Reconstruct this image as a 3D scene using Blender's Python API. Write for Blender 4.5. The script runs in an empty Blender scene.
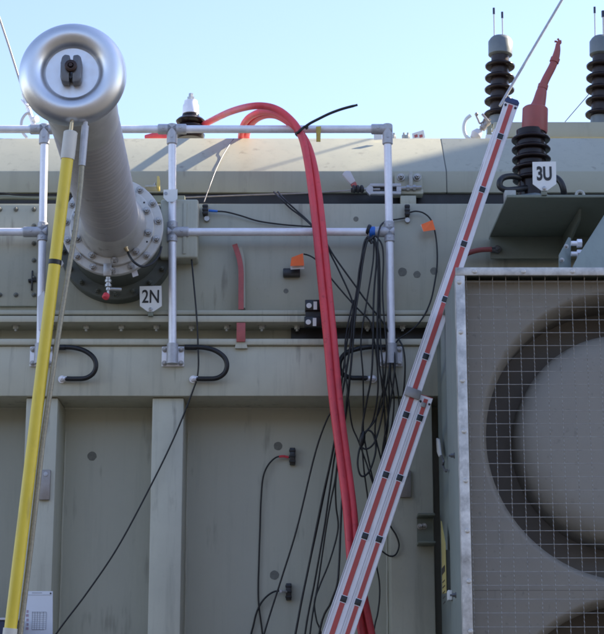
import bpy, bmesh, math, random
from mathutils import Vector, Matrix, noise

random.seed(7)
SC = bpy.context.scene
COL = SC.collection

# ------------------------------------------------------------------ camera
PITCH = math.radians(14.0)
CAM_D, CAM_Z, FPX = 8.75, 1.6, 1750.0
cd = bpy.data.cameras.new('camera')
cam = bpy.data.objects.new('camera', cd)
COL.objects.link(cam)
cam.location = (0, -CAM_D, CAM_Z)
cam.rotation_euler = (math.radians(90) + PITCH, 0, 0)
cd.sensor_fit = 'HORIZONTAL'
cd.sensor_width = 36.0
cd.lens = FPX / 604.0 * 36.0
cd.clip_start, cd.clip_end = 0.1, 3000
SC.camera = cam

# ------------------------------------------------------------------ sky, sun, exposure
SUN = Vector((0.72, 0.30, 0.62)).normalized()
w = bpy.data.worlds.new('World')
SC.world = w
w.use_nodes = True
nt = w.node_tree
bg = nt.nodes['Background']
sky = nt.nodes.new('ShaderNodeTexSky')
sky.sky_type = 'NISHITA'
sky.sun_disc = False
sky.sun_elevation = math.asin(SUN.z)
sky.sun_rotation = math.atan2(SUN.x, SUN.y)
sky.air_density, sky.dust_density, sky.ozone_density = 1.0, 0.2, 1.5
tint = nt.nodes.new('ShaderNodeMix')          # a slightly milky sky, less cyan
tint.data_type = 'RGBA'
tint.blend_type = 'MULTIPLY'
tint.inputs['Factor'].default_value = 1.0
tint.inputs['B'].default_value = (1.06, 0.945, 0.965, 1)
nt.links.new(sky.outputs[0], tint.inputs['A'])
nt.links.new(tint.outputs['Result'], bg.inputs[0])
bg.inputs[1].default_value = 0.125
sl = bpy.data.lights.new('sun', 'SUN')
sl.energy = 4.2
sl.angle = math.radians(1.0)
sl.color = (1.0, 0.88, 0.70)
sun = bpy.data.objects.new('sun', sl)
COL.objects.link(sun)
sun.rotation_euler = SUN.to_track_quat('Z', 'Y').to_euler()
SC.view_settings.view_transform = 'Standard'
SC.view_settings.look = 'None'
SC.view_settings.gamma = 1.0
SC.view_settings.exposure = 1.53
SC.cycles.filter_width = 1.8
SC.view_settings.use_curve_mapping = False

# ------------------------------------------------------------------ surveying: photo measure -> point of the place at distance Y
CF = Vector((0, math.cos(PITCH), math.sin(PITCH)))
CU = Vector((0, -math.sin(PITCH), math.cos(PITCH)))
CR = Vector((1, 0, 0))


def at(x, y, Y):
    r = CF + CR * ((x - 302) / FPX) + CU * ((317 - y) / FPX)
    return cam.location + r * ((Y + CAM_D) / r.y)


def zat(y, Y):
    return at(302, y, Y).z


def xat(x, y, Y):
    return at(x, y, Y).x


def pxm(y, Y):           # metres per photo pixel at that place
    return (at(303, y, Y) - at(302, y, Y)).length


# ------------------------------------------------------------------ materials
MATS = {}


def mat(name, col, rough=0.5, metal=0.0, mott=0.12, mscale=3.0, streak=0.0, streak_col=(0.05, 0.05, 0.045),
        bump=0.0, bscale=60.0, coat=0.0, speck=0.0, speck_col=(0.04, 0.04, 0.04), rvar=0.1, spec=0.5, axis=(9, 9, 0.7), wear=0.0, wear_col=(0.10, 0.085, 0.065)):
    m = bpy.data.materials.new(name)
    m.use_nodes = True
    n, l = m.node_tree.nodes, m.node_tree.links
    b = n['Principled BSDF']
    b.inputs['Metallic'].default_value = metal
    b.inputs['Specular IOR Level'].default_value = spec
    if coat:
        b.inputs['Coat Weight'].default_value = coat
        b.inputs['Coat Roughness'].default_value = 0.12
    tc = n.new('ShaderNodeTexCoord')
    no = n.new('ShaderNodeTexNoise')
    no.inputs['Scale'].default_value = mscale
    no.inputs['Detail'].default_value = 8
    no.inputs['Roughness'].default_value = 0.62
    l.new(tc.outputs['Object'], no.inputs['Vector'])
    rp = n.new('ShaderNodeMapRange')
    rp.inputs['From Min'].default_value = 0.25
    rp.inputs['From Max'].default_value = 0.75
    rp.inputs['To Min'].default_value = 1 - mott
    rp.inputs['To Max'].default_value = 1 + mott
    l.new(no.outputs['Fac'], rp.inputs['Value'])
    mul = n.new('ShaderNodeVectorMath')
    mul.operation = 'SCALE'
    mul.inputs[0].default_value = col
    l.new(rp.outputs[0], mul.inputs['Scale'])
    cur = mul.outputs[0]

    def mixin(fac, c):
        nonlocal cur
        mx = n.new('ShaderNodeMix')
        mx.data_type = 'RGBA'
        l.new(fac, mx.inputs['Factor'])
        l.new(cur, mx.inputs['A'])
        mx.inputs['B'].default_value = (*c, 1)
        cur = mx.outputs['Result']

    if streak:
        mp = n.new('ShaderNodeMapping')
        mp.inputs['Scale'].default_value = axis
        l.new(tc.outputs['Object'], mp.inputs['Vector'])
        n2 = n.new('ShaderNodeTexNoise')
        n2.inputs['Scale'].default_value = 2.2
        n2.inputs['Detail'].default_value = 7
        n2.inputs['Roughness'].default_value = 0.65
        l.new(mp.outputs[0], n2.inputs['Vector'])
        r2 = n.new('ShaderNodeMapRange')
        r2.inputs['From Min'].default_value = 0.52
        r2.inputs['From Max'].default_value = 0.8
        r2.inputs['To Max'].default_value = streak
        l.new(n2.outputs['Fac'], r2.inputs['Value'])
        mixin(r2.outputs[0], streak_col)
    if speck:
        n3 = n.new('ShaderNodeTexNoise')
        n3.inputs['Scale'].default_value = 38
        n3.inputs['Detail'].default_value = 5
        l.new(tc.outputs['Object'], n3.inputs['Vector'])
        r3 = n.new('ShaderNodeMapRange')
        r3.inputs['From Min'].default_value = 0.62
        r3.inputs['From Max'].default_value = 0.72
        r3.inputs['To Max'].default_value = speck
        l.new(n3.outputs['Fac'], r3.inputs['Value'])
        mixin(r3.outputs[0], speck_col)
    if wear:
        mp2 = n.new('ShaderNodeMapping')
        mp2.inputs['Scale'].default_value = (26, 26, 3.2)
        l.new(tc.outputs['Object'], mp2.inputs['Vector'])
        n5 = n.new('ShaderNodeTexNoise')
        n5.inputs['Scale'].default_value = 1.0
        n5.inputs['Detail'].default_value = 5
        l.new(mp2.outputs[0], n5.inputs['Vector'])
        n6 = n.new('ShaderNodeTexNoise')
        n6.inputs['Scale'].default_value = 3.4
        n6.inputs['Detail'].default_value = 3
        l.new(tc.outputs['Object'], n6.inputs['Vector'])
        ad = n.new('ShaderNodeMath')
        ad.operation = 'MULTIPLY'
        l.new(n5.outputs['Fac'], ad.inputs[0])
        l.new(n6.outputs['Fac'], ad.inputs[1])
        r5 = n.new('ShaderNodeMapRange')
        r5.inputs['From Min'].default_value = 0.36
        r5.inputs['From Max'].default_value = 0.46
        r5.inputs['To Max'].default_value = wear
        l.new(ad.outputs[0], r5.inputs['Value'])
        mixin(r5.outputs[0], wear_col)
    l.new(cur, b.inputs['Base Color'])
    r4 = n.new('ShaderNodeMapRange')
    r4.inputs['From Min'].default_value = 0.3
    r4.inputs['From Max'].default_value = 0.7
    r4.inputs['To Min'].default_value = max(0.03, rough - rvar)
    r4.inputs['To Max'].default_value = min(1, rough + rvar)
    l.new(no.outputs['Fac'], r4.inputs['Value'])
    l.new(r4.outputs[0], b.inputs['Roughness'])
    if bump:
        nb = n.new('ShaderNodeTexNoise')
        nb.inputs['Scale'].default_value = bscale
        nb.inputs['Detail'].default_value = 4
        l.new(tc.outputs['Object'], nb.inputs['Vector'])
        bp = n.new('ShaderNodeBump')
        bp.inputs['Strength'].default_value = bump
        bp.inputs['Distance'].default_value = 0.002
        l.new(nb.outputs['Fac'], bp.inputs['Height'])
        l.new(bp.outputs[0], b.inputs['Normal'])
    MATS[name] = m
    return m


mat('grey_green_paint', (0.496, 0.479, 0.378), 0.45, mott=0.13, mscale=2.2, streak=0.34, streak_col=(0.10, 0.10, 0.08), speck=0.05, bump=0.08, bscale=90, wear=0.5)
mat('cover_paint', (0.413, 0.410, 0.324), 0.40, mott=0.12, mscale=1.8, streak=0.22, streak_col=(0.09, 0.095, 0.08), speck=0.06, bump=0.08, bscale=90, wear=0.45)
mat('wall_paint', (0.454, 0.450, 0.360), 0.42, mott=0.08, mscale=1.2, streak=0.16, streak_col=(0.09, 0.09, 0.08), bump=0.06, bscale=80, wear=0.35)
mat('duct_paint', (0.377, 0.374, 0.294), 0.45, mott=0.10, mscale=1.5, streak=0.25, streak_col=(0.16, 0.15, 0.12), speck=0.08, bump=0.08, wear=0.4)
mat('blue_grey_paint', (0.239, 0.275, 0.249), 0.45, mott=0.12, mscale=2.0, streak=0.25, streak_col=(0.06, 0.07, 0.07), bump=0.06, wear=0.4)
mat('bracket_paint', (0.194, 0.213, 0.168), 0.45, mott=0.14, mscale=5, streak=0.2, bump=0.06)
mat('turret_paint', (0.101, 0.109, 0.092), 0.5, mott=0.15, mscale=5)
mat('cooler_plate', (0.238, 0.216, 0.182), 0.65, mott=0.10, mscale=2.5, speck=0.25, bump=0.1, wear=0.4)
mat('fan_disc', (0.276, 0.258, 0.226), 0.65, mott=0.10, mscale=2.5, speck=0.2, wear=0.35)
mat('duct_dark', (0.176, 0.159, 0.139), 0.75, mott=0.2)
mat('weathered_aluminium', (0.60, 0.58, 0.545), 0.5, 0.35, mott=0.6, mscale=11, streak=1.0, streak_col=(0.20, 0.19, 0.175), speck=0.35, speck_col=(0.75, 0.73, 0.7), bump=0.15, bscale=40, rvar=0.18, axis=(5, 5, 3))
mat('galvanised_steel', (0.84, 0.83, 0.87), 0.42, 0.25, mott=0.12, mscale=14, speck=0.12, speck_col=(0.35, 0.35, 0.36), bump=0.05)
mat('fitting_steel', (0.46, 0.46, 0.48), 0.5, 0.3, mott=0.2, mscale=30, bump=0.15, bscale=150)
mat('polished_aluminium', (0.74, 0.74, 0.745), 0.38, 0.95, mott=0.05, mscale=7, rvar=0.06, speck=0.06, speck_col=(0.5, 0.5, 0.5), wear=0.3, wear_col=(0.42, 0.41, 0.40))
mat('brushed_aluminium', (0.80, 0.80, 0.81), 0.42, 0.9, mott=0.06, mscale=40)
mat('cast_flange', (0.569, 0.551, 0.520), 0.5, 0.45, mott=0.13, mscale=12, speck=0.12, bump=0.12, bscale=120, wear=0.45)
mat('silicone_shed', (0.442, 0.420, 0.421), 0.55, mott=0.09, mscale=9, streak=0.12, streak_col=(0.2, 0.19, 0.18), wear=0.4)
mat('grey_cast', (0.17, 0.17, 0.175), 0.45, 0.6, mott=0.2, mscale=30)
mat('dark_bronze', (0.06, 0.04, 0.035), 0.4, 0.7, mott=0.2, mscale=40)
mat('bolt_steel', (0.42, 0.41, 0.40), 0.4, 0.8, mott=0.15, mscale=60)
mat('painted_bolt', (0.17, 0.175, 0.15), 0.45, 0.0, mott=0.15, mscale=60)
mat('pale_bolt', (0.40, 0.40, 0.36), 0.45, 0.2, mott=0.15, mscale=60)
mat('yellow_pole', (0.76, 0.58, 0.06), 0.42, mott=0.10, mscale=6, speck=0.10, speck_col=(0.4, 0.3, 0.06), streak=0.2, streak_col=(0.45, 0.33, 0.05), axis=(14, 14, 1), wear=0.5, wear_col=(0.25, 0.19, 0.06))
mat('cream_plastic', (0.62, 0.60, 0.54), 0.5, mott=0.08, mscale=20)
mat('sheathed_braid', (0.300, 0.276, 0.210), 0.38, 0.25, mott=0.25, mscale=90, bump=0.6, bscale=220)
mat('red_cable', (0.721, 0.069, 0.090), 0.5, mott=0.16, mscale=10, streak=0.3, streak_col=(0.22, 0.03, 0.035), speck=0.4, speck_col=(0.3, 0.02, 0.03), bump=0.12, bscale=60, axis=(8, 8, 5), wear=0.5, wear_col=(0.12, 0.02, 0.025))
mat('red_rubber', (0.34, 0.085, 0.078), 0.5, mott=0.14, mscale=18, streak=0.15, streak_col=(0.25, 0.1, 0.1))
mat('faded_red_paint', (0.42, 0.10, 0.095), 0.55, mott=0.2, mscale=30, speck=0.3, speck_col=(0.25, 0.12, 0.1))
mat('red_stripe', (0.52, 0.085, 0.07), 0.5, mott=0.12, mscale=16, speck=0.12, speck_col=(0.4, 0.12, 0.1))
mat('ladder_aluminium', (0.86, 0.82, 0.83), 0.45, 0.0, mott=0.07, mscale=10, speck=0.10, speck_col=(0.4, 0.4, 0.4), streak=0.12, streak_col=(0.45, 0.44, 0.45), wear=0.45, wear_col=(0.42, 0.40, 0.40))
mat('black_rubber', (0.012, 0.012, 0.013), 0.45, mott=0.25, mscale=20, rvar=0.1)
mat('black_plastic', (0.016, 0.016, 0.017), 0.35, mott=0.2, mscale=30)
mat('porcelain', (0.016, 0.010, 0.010), 0.22, mott=0.2, mscale=20, spec=0.25, rvar=0.06)
mat('porcelain_core', (0.032, 0.024, 0.024), 0.35, mott=0.2, mscale=20, spec=0.3)
mat('grey_cap', (0.16, 0.185, 0.195), 0.45, 0.2, mott=0.12, mscale=20)
mat('white_plastic', (0.74, 0.74, 0.72), 0.45, mott=0.05, mscale=15, speck=0.06, speck_col=(0.4, 0.4, 0.38))
mat('paper', (0.72, 0.74, 0.78), 0.7, mott=0.03, mscale=6)
mat('ink', (0.02, 0.02, 0.022), 0.5, mott=0.1)
mat('faint_ink', (0.36, 0.38, 0.42), 0.7, mott=0.1)
mat('stamp_ink', (0.45, 0.33, 0.38), 0.7, mott=0.3, mscale=60)
mat('orange_tape', (1.000, 0.172, 0.030), 0.5, mott=0.08, mscale=20)
mat('blue_tape', (0.02, 0.13, 0.50), 0.4, mott=0.2, mscale=40)
mat('blue_plastic', (0.03, 0.05, 0.13), 0.45, mott=0.2, mscale=30)
mat('yellow_plate', (0.58, 0.47, 0.16), 0.45, mott=0.12, mscale=15)
mat('plate_metal', (0.34, 0.31, 0.29), 0.45, 0.4, mott=0.2, mscale=20)
mat('glue', (0.175, 0.175, 0.148), 0.75, mott=0.25, mscale=60, speck=0.3, speck_col=(0.23, 0.23, 0.19))
mat('guard_wire', (0.359, 0.344, 0.320), 0.5, 0.3, mott=0.3, mscale=30)
mat('concrete', (0.45, 0.44, 0.42), 0.85, mott=0.2, mscale=0.8, speck=0.1, bump=0.3, bscale=20)
mat('brick', (0.22, 0.19, 0.165), 0.85, mott=0.2, mscale=2, bump=0.3, bscale=15)
mat('asphalt', (0.06, 0.058, 0.054), 0.9, mott=0.35, mscale=14, bump=0.6, bscale=30)
mat('navy_case', (0.02, 0.025, 0.06), 0.45, mott=0.15)
mat('yellow_tag', (0.55, 0.42, 0.08), 0.5, mott=0.15, mscale=40)
mat('brass', (0.5, 0.4, 0.25), 0.35, 0.9, mott=0.15, mscale=40)
mat('pole_plastic', (0.60, 0.58, 0.60), 0.45)

# ------------------------------------------------------------------ bmesh helpers
WL = {}


def newbm():
    return bmesh.new()


def box(bm, x0, x1, y0, y1, z0, z1, bev=0.0, seg=2):
    vs = [bm.verts.new(Vector((x, y, z))) for x in (x0, x1) for y in (y0, y1) for z in (z0, z1)]
    fs = [(0, 1, 3, 2), (4, 6, 7, 5), (0, 4, 5, 1), (2, 3, 7, 6), (0, 2, 6, 4), (1, 5, 7, 3)]
    faces = [bm.faces.new([vs[i] for i in f]) for f in fs]
    if bev:
        es = list({e for f in faces for e in f.edges})
        bmesh.ops.bevel(bm, geom=es, offset=bev, segments=seg, profile=0.5, affect='EDGES')
    return vs


def frame_of(ax, hint=Vector((0, 0, 1))):
    ax = ax.normalized()
    if abs(ax.dot(hint)) > 0.95:
        hint = Vector((1, 0, 0))
    u = ax.cross(hint).normalized()
    v = u.cross(ax).normalized()
    return ax, u, v


def lathe(bm, p0, axis, prof, seg=32, cap0=True, cap1=True):
    ax, u, v = frame_of(Vector(axis))
    p0 = Vector(p0)
    rings = []
    for t, r in prof:
        c = p0 + ax * t
        rings.append([bm.verts.new(c + (u * math.cos(2 * math.pi * i / seg) + v * math.sin(2 * math.pi * i / seg)) * max(r, 1e-4)) for i in range(seg)])
    for a, b in zip(rings, rings[1:]):
        for i in range(seg):
            j = (i + 1) % seg
            bm.faces.new((a[i], a[j], b[j], b[i]))
    if cap0:
        bm.faces.new(rings[0][::-1])
    if cap1:
        bm.faces.new(rings[-1])
    return rings


def cyl(bm, p0, p1, r0, r1=None, seg=20):
    p0, p1 = Vector(p0), Vector(p1)
    d = p1 - p0
    lathe(bm, p0, d, [(0, r0), (d.length, r0 if r1 is None else r1)], seg)


def smooth_path(pts, sub=6):
    pts = [Vector(p) for p in pts]
    if len(pts) < 3:
        return pts
    out = []
    P = [pts[0] * 2 - pts[1]] + pts + [pts[-1] * 2 - pts[-2]]
    for i in range(1, len(P) - 2):
        a, b, c, d = P[i - 1], P[i], P[i + 1], P[i + 2]
        for k in range(sub):
            t = k / sub
            out.append(0.5 * ((2 * b) + (c - a) * t + (2 * a - 5 * b + 4 * c - d) * t * t + (3 * b - a - 3 * c + d) * t ** 3))
    out.append(pts[-1])
    return out


def tube(bm, pts, r, seg=10, sub=6, raw=False):
    path = [Vector(p) for p in pts] if raw else smooth_path(pts, sub)
    n = len(path)
    rad = r if callable(r) else (lambda t: r)
    tang = [(path[min(i + 1, n - 1)] - path[max(i - 1, 0)]).normalized() for i in range(n)]
    _, u, v = frame_of(tang[0])
    rings = []
    for i in range(n):
        t = tang[i]
        u = (u - t * u.dot(t)).normalized()
        v = t.cross(u)
        rr = rad(i / (n - 1))
        rings.append([bm.verts.new(path[i] + (u * math.cos(2 * math.pi * k / seg) + v * math.sin(2 * math.pi * k / seg)) * rr) for k in range(seg)])
    for a, b in zip(rings, rings[1:]):
        for k in range(seg):
            j = (k + 1) % seg
            bm.faces.new((a[k], a[j], b[j], b[k]))
    bm.faces.new(rings[0][::-1])
    bm.faces.new(rings[-1])


def prism(bm, pts, ext, bev=0.0):
    pts = [Vector(p) for p in pts]
    ext = Vector(ext)
    a = [bm.verts.new(p) for p in pts]
    b = [bm.verts.new(p + ext) for p in pts]
    fs = [bm.faces.new(a), bm.faces.new(b[::-1])]
    n = len(a)
    for i in range(n):
        j = (i + 1) % n
        fs.append(bm.faces.new((a[j], a[i], b[i], b[j])))
    if bev:
        es = list({e for f in fs for e in f.edges})
        bmesh.ops.bevel(bm, geom=es, offset=bev, segments=2, profile=0.5, affect='EDGES')


def bolt(bm, p, axis, r, h, washer=True):
    ax = Vector(axis).normalized()
    p = Vector(p)
    if washer:
        lathe(bm, p, ax, [(0, r * 1.35), (h * 0.2, r * 1.35)], 18)
    lathe(bm, p + ax * h * 0.2, ax, [(0, r), (h * 0.7, r), (h * 0.8, r * 0.86)], 6)
    lathe(bm, p + ax * h * 0.99, ax, [(0, r * 0.5), (h * 0.5, r * 0.45)], 10)


def finish(name, bm, material, ang=35):
    bmesh.ops.recalc_face_normals(bm, faces=bm.faces[:])
    lim = math.radians(ang)
    for f in bm.faces:
        f.smooth = True
    for e in bm.edges:
        if len(e.link_faces) == 2 and e.calc_face_angle(0) > lim:
            e.smooth = False
    me = bpy.data.meshes.new(name)
    bm.to_mesh(me)
    bm.free()
    me.materials.append(MATS[material])
    o = bpy.data.objects.new(name, me)
    COL.objects.link(o)
    return o


def wloc(o):
    v = Vector((0, 0, 0))
    while o is not None:
        v += o.location
        o = o.parent
    return v


def part(name, bm, material, parent, label=None, ang=35):
    o = finish(name, bm, material, ang)
    cs = [Vector(c) for c in o.bound_box]
    base = sum(cs, Vector()) / 8
    o.data.transform(Matrix.Translation(-base))
    o.parent = parent
    o.location = base - wloc(parent)
    if label:
        o['label'] = label
    return o


def tag(o, label, cat, group=None, kind=None):
    if label:
        o['label'] = label
    if cat:
        o['category'] = cat
    if group:
        o['group'] = group
    if kind:
        o['kind'] = kind
    return o


def thing(name, loc, label, cat, group=None):
    o = bpy.data.objects.new(name, None)
    o.empty_display_size = 0.1
    COL.objects.link(o)
    o.location = Vector(loc)
    return tag(o, label, cat, group)


def solo(name, bm, material, label, cat, group=None, kind=None, ang=35):
    o = finish(name, bm, material, ang)
    cs = [Vector(c) for c in o.bound_box]
    base = sum(cs, Vector()) / 8
    base.z = min(c.z for c in cs)
    o.data.transform(Matrix.Translation(-base))
    o.location = base
    return tag(o, label, cat, group, kind)


def dup(o, loc, parent):          # copy of a part (with its pieces) at a world place
    c = o.copy()
    COL.objects.link(c)
    c.parent = parent
    c.location = Vector(loc) - wloc(parent)
    for ch in list(o.children):
        k = ch.copy()
        COL.objects.link(k)
        k.parent = c
    return c


def bolts(name, spots, axis, r, h, material, parent):     # the same bolt on each spot, each an object
    bm = newbm()
    bolt(bm, spots[0], axis, r, h)
    o = part(name, bm, material, parent)
    off = wloc(o) - Vector(spots[0])
    for s in spots[1:]:
        dup(o, Vector(s) + off, parent)
    return o


def lettering(text, centre, width, height, parent, material, right=Vector((1, 0, 0)), up=Vector((0, 0, 1)), bold=0.0, name='lettering'):
    cu = bpy.data.curves.new('lettering', 'FONT')
    cu.body = text
    cu.size = 1.0
    cu.offset = bold
    cu.extrude = 0.01
    tmp = bpy.data.objects.new('lettering_source', cu)
    COL.objects.link(tmp)
    dg = bpy.context.evaluated_depsgraph_get()
    me = bpy.data.meshes.new_from_object(tmp.evaluated_get(dg))
    bpy.data.objects.remove(tmp)
    xs = [v.co.x for v in me.vertices]
    ys = [v.co.y for v in me.vertices]
    cx, cy = (min(xs) + max(xs)) / 2, (min(ys) + max(ys)) / 2
    sx, sy = width / (max(xs) - min(xs)), height / (max(ys) - min(ys))
    nrm = right.cross(up)
    for v in me.vertices:
        c = v.co.copy()
        v.co = right * ((c.x - cx) * sx) + up * ((c.y - cy) * sy) + nrm * (c.z * 0.05)
    me.materials.clear()
    me.materials.append(MATS[material])
    o = bpy.data.objects.new(name, me)
    COL.objects.link(o)
    o.parent = parent
    o.location = Vector(centre) - wloc(parent)
    return o


# ------------------------------------------------------------------ ground
bm = newbm()
g = [bm.verts.new((x, y, 0)) for x, y in ((-800, -800), (800, -800), (800, 800), (-800, 800))]
bm.faces.new(g)
go = finish('ground', bm, 'asphalt')
go['kind'] = 'structure'

# out-of-view light blockers: added wall on the sun's side, added hall against low sky
fw = thing('shade_wall', (4.4, 0.5, 0), 'tall unseen concrete wall added at the right to shade the transformer', 'wall')
bm = newbm()
box(bm, 4.2, 4.6, -1.1, 2.04, 0, 9.0, 0.02)
part('shade_panel', bm, 'concrete', fw)
bm = newbm()
box(bm, 4.12, 4.68, -1.18, 2.04, 9.001, 9.12, 0.015)
part('shade_coping', bm, 'concrete', fw)
hall = thing('sky_blocker_hall', (0, -28, 0), 'low unseen hall added across the yard to block low sky', 'building')
bm = newbm()
box(bm, -32, 32, -40, -28, 0, 8.6, 0.03)
part('wall', bm, 'brick', hall)  # wall of the added sky blocker
bm = newbm()
box(bm, -32.3, 32.3, -40.3, -27.7, 8.602, 9.1, 0.03)
part('sky_blocker_roof', bm, 'concrete', hall)
bm = newbm()
box(bm, -1.5, -0.0, -27.97, -27.9, 1.0, 2.4)
wn = part('sky_blocker_window', bm, 'black_plastic', hall)
for k in range(-6, 7):
    if k:
        dup(wn, wloc(wn) + Vector((k * 4.6, 0, 0)), hall)
    dup(wn, wloc(wn) + Vector((k * 4.6, 0, 4.0)), hall)

# ------------------------------------------------------------------ transformer tank
XL, XR = -3.4, 3.2
YW = 0.32             # lower wall, set back under the belt beam
tank = thing('power_transformer', (0, 0.5, 0), 'large grey green transformer tank with vertical stiffeners and a long bolted flange', 'transformer')
zb1, zb0 = zat(346, 0), zat(396, 0)

bm = newbm()
box(bm, XL, XR, YW, 2.2, 0.25, zb0 + 0.02)
part('tank_wall', bm, 'wall_paint', tank)
bm = newbm()
box(bm, XL - 0.05, XR + 0.05, 0.0, 0.42, zb0, zb1, 0.006)
part('belt_beam', bm, 'grey_green_paint', tank)
st = None
for x0, x1 in ((-101.5, -69.5), (25.5, 57.3), (152, 183.5), (389, 432)):
    a, b = xat(x0, 420, 0.03), xat(x1, 420, 0.03)
    bm = newbm()
    box(bm, a, b, 0.03, YW - 0.002, 0.25, zb0 - 0.004, 0.006)
    sf = part('stiffener', bm, 'grey_green_paint', tank)
    for xe in (a - 0.004, b + 0.004):
        bm = newbm()
        tube(bm, [(xe + random.uniform(-.0015, .0015), YW - 0.003, 0.3 + q_ * 0.06) for q_ in range(int((zb0 - 0.33) / 0.06))], 0.007, 6, 1, True)
        part('weld_bead', bm, 'grey_green_paint', sf)
# weld beads where the stiffeners meet the wall and along the belt beam
bm = newbm()
tube(bm, [(x * 0.35 - 3.4, YW - 0.004 + 0.001 * random.random(), zb0 - 0.001) for x in range(20)], 0.006, 6, 2)
part('weld_bead', bm, 'grey_green_paint', tank)

# recess between the flanges
zr1, zr0 = zat(322, -0.03), zat(338.5, -0.02)
bm = newbm()
box(bm, XL, XR, 0.15, 2.2, zb1 - 0.01, zat(314, 0.1))
part('recess_wall', bm, 'wall_paint', tank)
bm = newbm()
box(bm, XL - 0.04, XR + 0.04, -0.022, 0.16, zb1 + 0.001, zr0, 0.008)
low = part('lower_flange', bm, 'grey_green_paint', tank)
zf0, zf1 = zr1, zat(315.6, -0.03)
bm = newbm()
box(bm, XL - 0.04, XR + 0.04, -0.03, 0.16, zf0, zf1, 0.004)
fl = part('upper_flange', bm, 'grey_green_paint', tank)
nx = [xat(85.8 + 35.2 * k, 327, 0.03) for k in range(-3, 11)]
bolts('flange_nut', [(x, 0.045, zf0 - 0.001) for x in nx], (0, 0, -1), 0.0155, 0.02, 'pale_bolt', fl)
bm = newbm()
box(bm, XL - 0.04, XR + 0.04, -0.012, 0.16, zf1 + 0.0005, zf1 + 0.006)
part('gasket', bm, 'black_rubber', tank)
zc0 = zf1 + 0.0065
bm = newbm()
box(bm, XL - 0.04, XR + 0.04, -0.026, 0.16, zc0, zat(310, -0.026), 0.005)
part('cover_rim', bm, 'cover_paint', tank)
# black strip painting in the deep shade of the recess at the right
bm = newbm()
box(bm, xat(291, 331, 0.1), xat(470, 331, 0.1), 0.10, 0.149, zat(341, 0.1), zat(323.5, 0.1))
part('shade_strip', bm, 'black_rubber', tank)
# upper cover
zt = zat(203.2, 0.08)
bm = newbm()
box(bm, XL, XR, 0.08, 2.2, zat(310, -0.026) + 0.0005, zt, 0.012)
part('cover', bm, 'cover_paint', tank)
# bolted hatch plate at the left
hx1, hz1, hz0 = xat(38.5, 250, 0.05), zat(203, 0.055), zat(306, 0.055)
bm = newbm()
box(bm, hx1 - 1.3, hx1, 0.056, 0.0795, hz0, hz1 - 0.01, 0.004)
hatch = part('hatch_plate', bm, 'cover_paint', tank)
sp = [at(x, 209.5, 0.056) for x in (-34, -17, 0, 16, 34)] + [at(34, y, 0.056) for y in (226, 243.5, 260.5, 278)] + [at(x, 295, 0.056) for x in (-17, 0, 16, 34)]
bolts('bolt', sp, (0, -1, 0), 0.0095, 0.016, 'painted_bolt', hatch)
# terminal box behind the second post
bm = newbm()
tb = at(181.5, 228, -0.05)
box(bm, xat(160, 228, -0.05), xat(198, 228, -0.05), -0.05, 0.0795, zat(258, -0.05), zat(199, -0.05), 0.012, 3)
tbx = part('terminal_box', bm, 'cover_paint', tank)
bm = newbm()
box(bm, xat(183, 228, -0.05), xat(186.5, 228, -0.05), -0.056, -0.0505, zat(254, -0.05), zat(203, -0.05), 0.002)
part('hinge_strip', bm, 'cover_paint', tbx)
# glue marks of removed sensors
for x, y, r, Y in ((278, 446, 4.3, YW), (274.5, 575, 4.6, YW), (92, 456, 4.6, YW), (402.5, 272, 4.4, 0.08), (417, 274.5, 3.6, 0.08), (434, 271, 3.8, 0.08), (286, 291, 2.5, 0.08), (356, 219, 2.6, 0.08)):
    bm = newbm()
    c = at(x, y, Y - 0.0015)
    k = pxm(y, Y)
    seg = 28
    ring = [bm.verts.new(c + Vector((math.cos(2 * math.pi * i / seg), 0, math.sin(2 * math.pi * i / seg))) * r * k * (1 + 0.10 * noise.noise(Vector((i * 0.5, x, y))))) for i in range(seg)]
    f = bm.faces.new(ring)
    r_ = bmesh.ops.extrude_face_region(bm, geom=[f])
    for v in [q for q in r_['geom'] if isinstance(q, bmesh.types.BMVert)]:
        v.co.y += 0.0012
    part('glue_mark', bm, 'glue', tank)
# small bracket low on the right bay
br = None
bm = newbm()
x0, x1 = xat(417, 520, -0.02), xat(434, 520, -0.02)
zA, zB = zat(515, -0.02), zat(545, -0.02)
box(bm, x0, x1, -0.10, 0.029, zA - 0.012, zA, 0.002)
box(bm, x0, x1, -0.10, 0.029, zB, zB + 0.012, 0.002)
box(bm, x0 + 0.002, x1 - 0.002, 0.005, 0.029, zB + 0.0125, zA - 0.0125)
br = part('side_bracket', bm, 'bracket_paint', tank)
bolts('bolt', [at(424, 526, 0.004), at(420, 526.5, 0.004)], (0, -1, 0), 0.011, 0.035, 'bolt_steel', br)
# lug plates on the stiffeners (a small steel plate with a round eye)
for x0, y0, x1, y1, Y in ((38, 469.5, 50.5, 499.5, 0.03), (399, 470, 411, 497, 0.03)):
    bm = newbm()
    k = pxm(485, Y)
    a, b = at(x0, y1, Y - 0.022), at(x1, y0, Y - 0.022)
    box(bm, a.x, b.x, Y - 0.022, Y - 0.0005, a.z, b.z, 0.004)
    lp = part('lug_plate', bm, 'plate_metal', tank)
    bm = newbm()
    lathe(bm, at((x0 + x1) / 2 + 1.5, y0 + 4.5, Y - 0.0225), (0, -1, 0), [(0, 0.011), (0.003, 0.011), (0.004, 0.007)], 18)
    part('eye', bm, 'fitting_steel', lp)
# red painted bar bridging the flange
bm = newbm()


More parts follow.
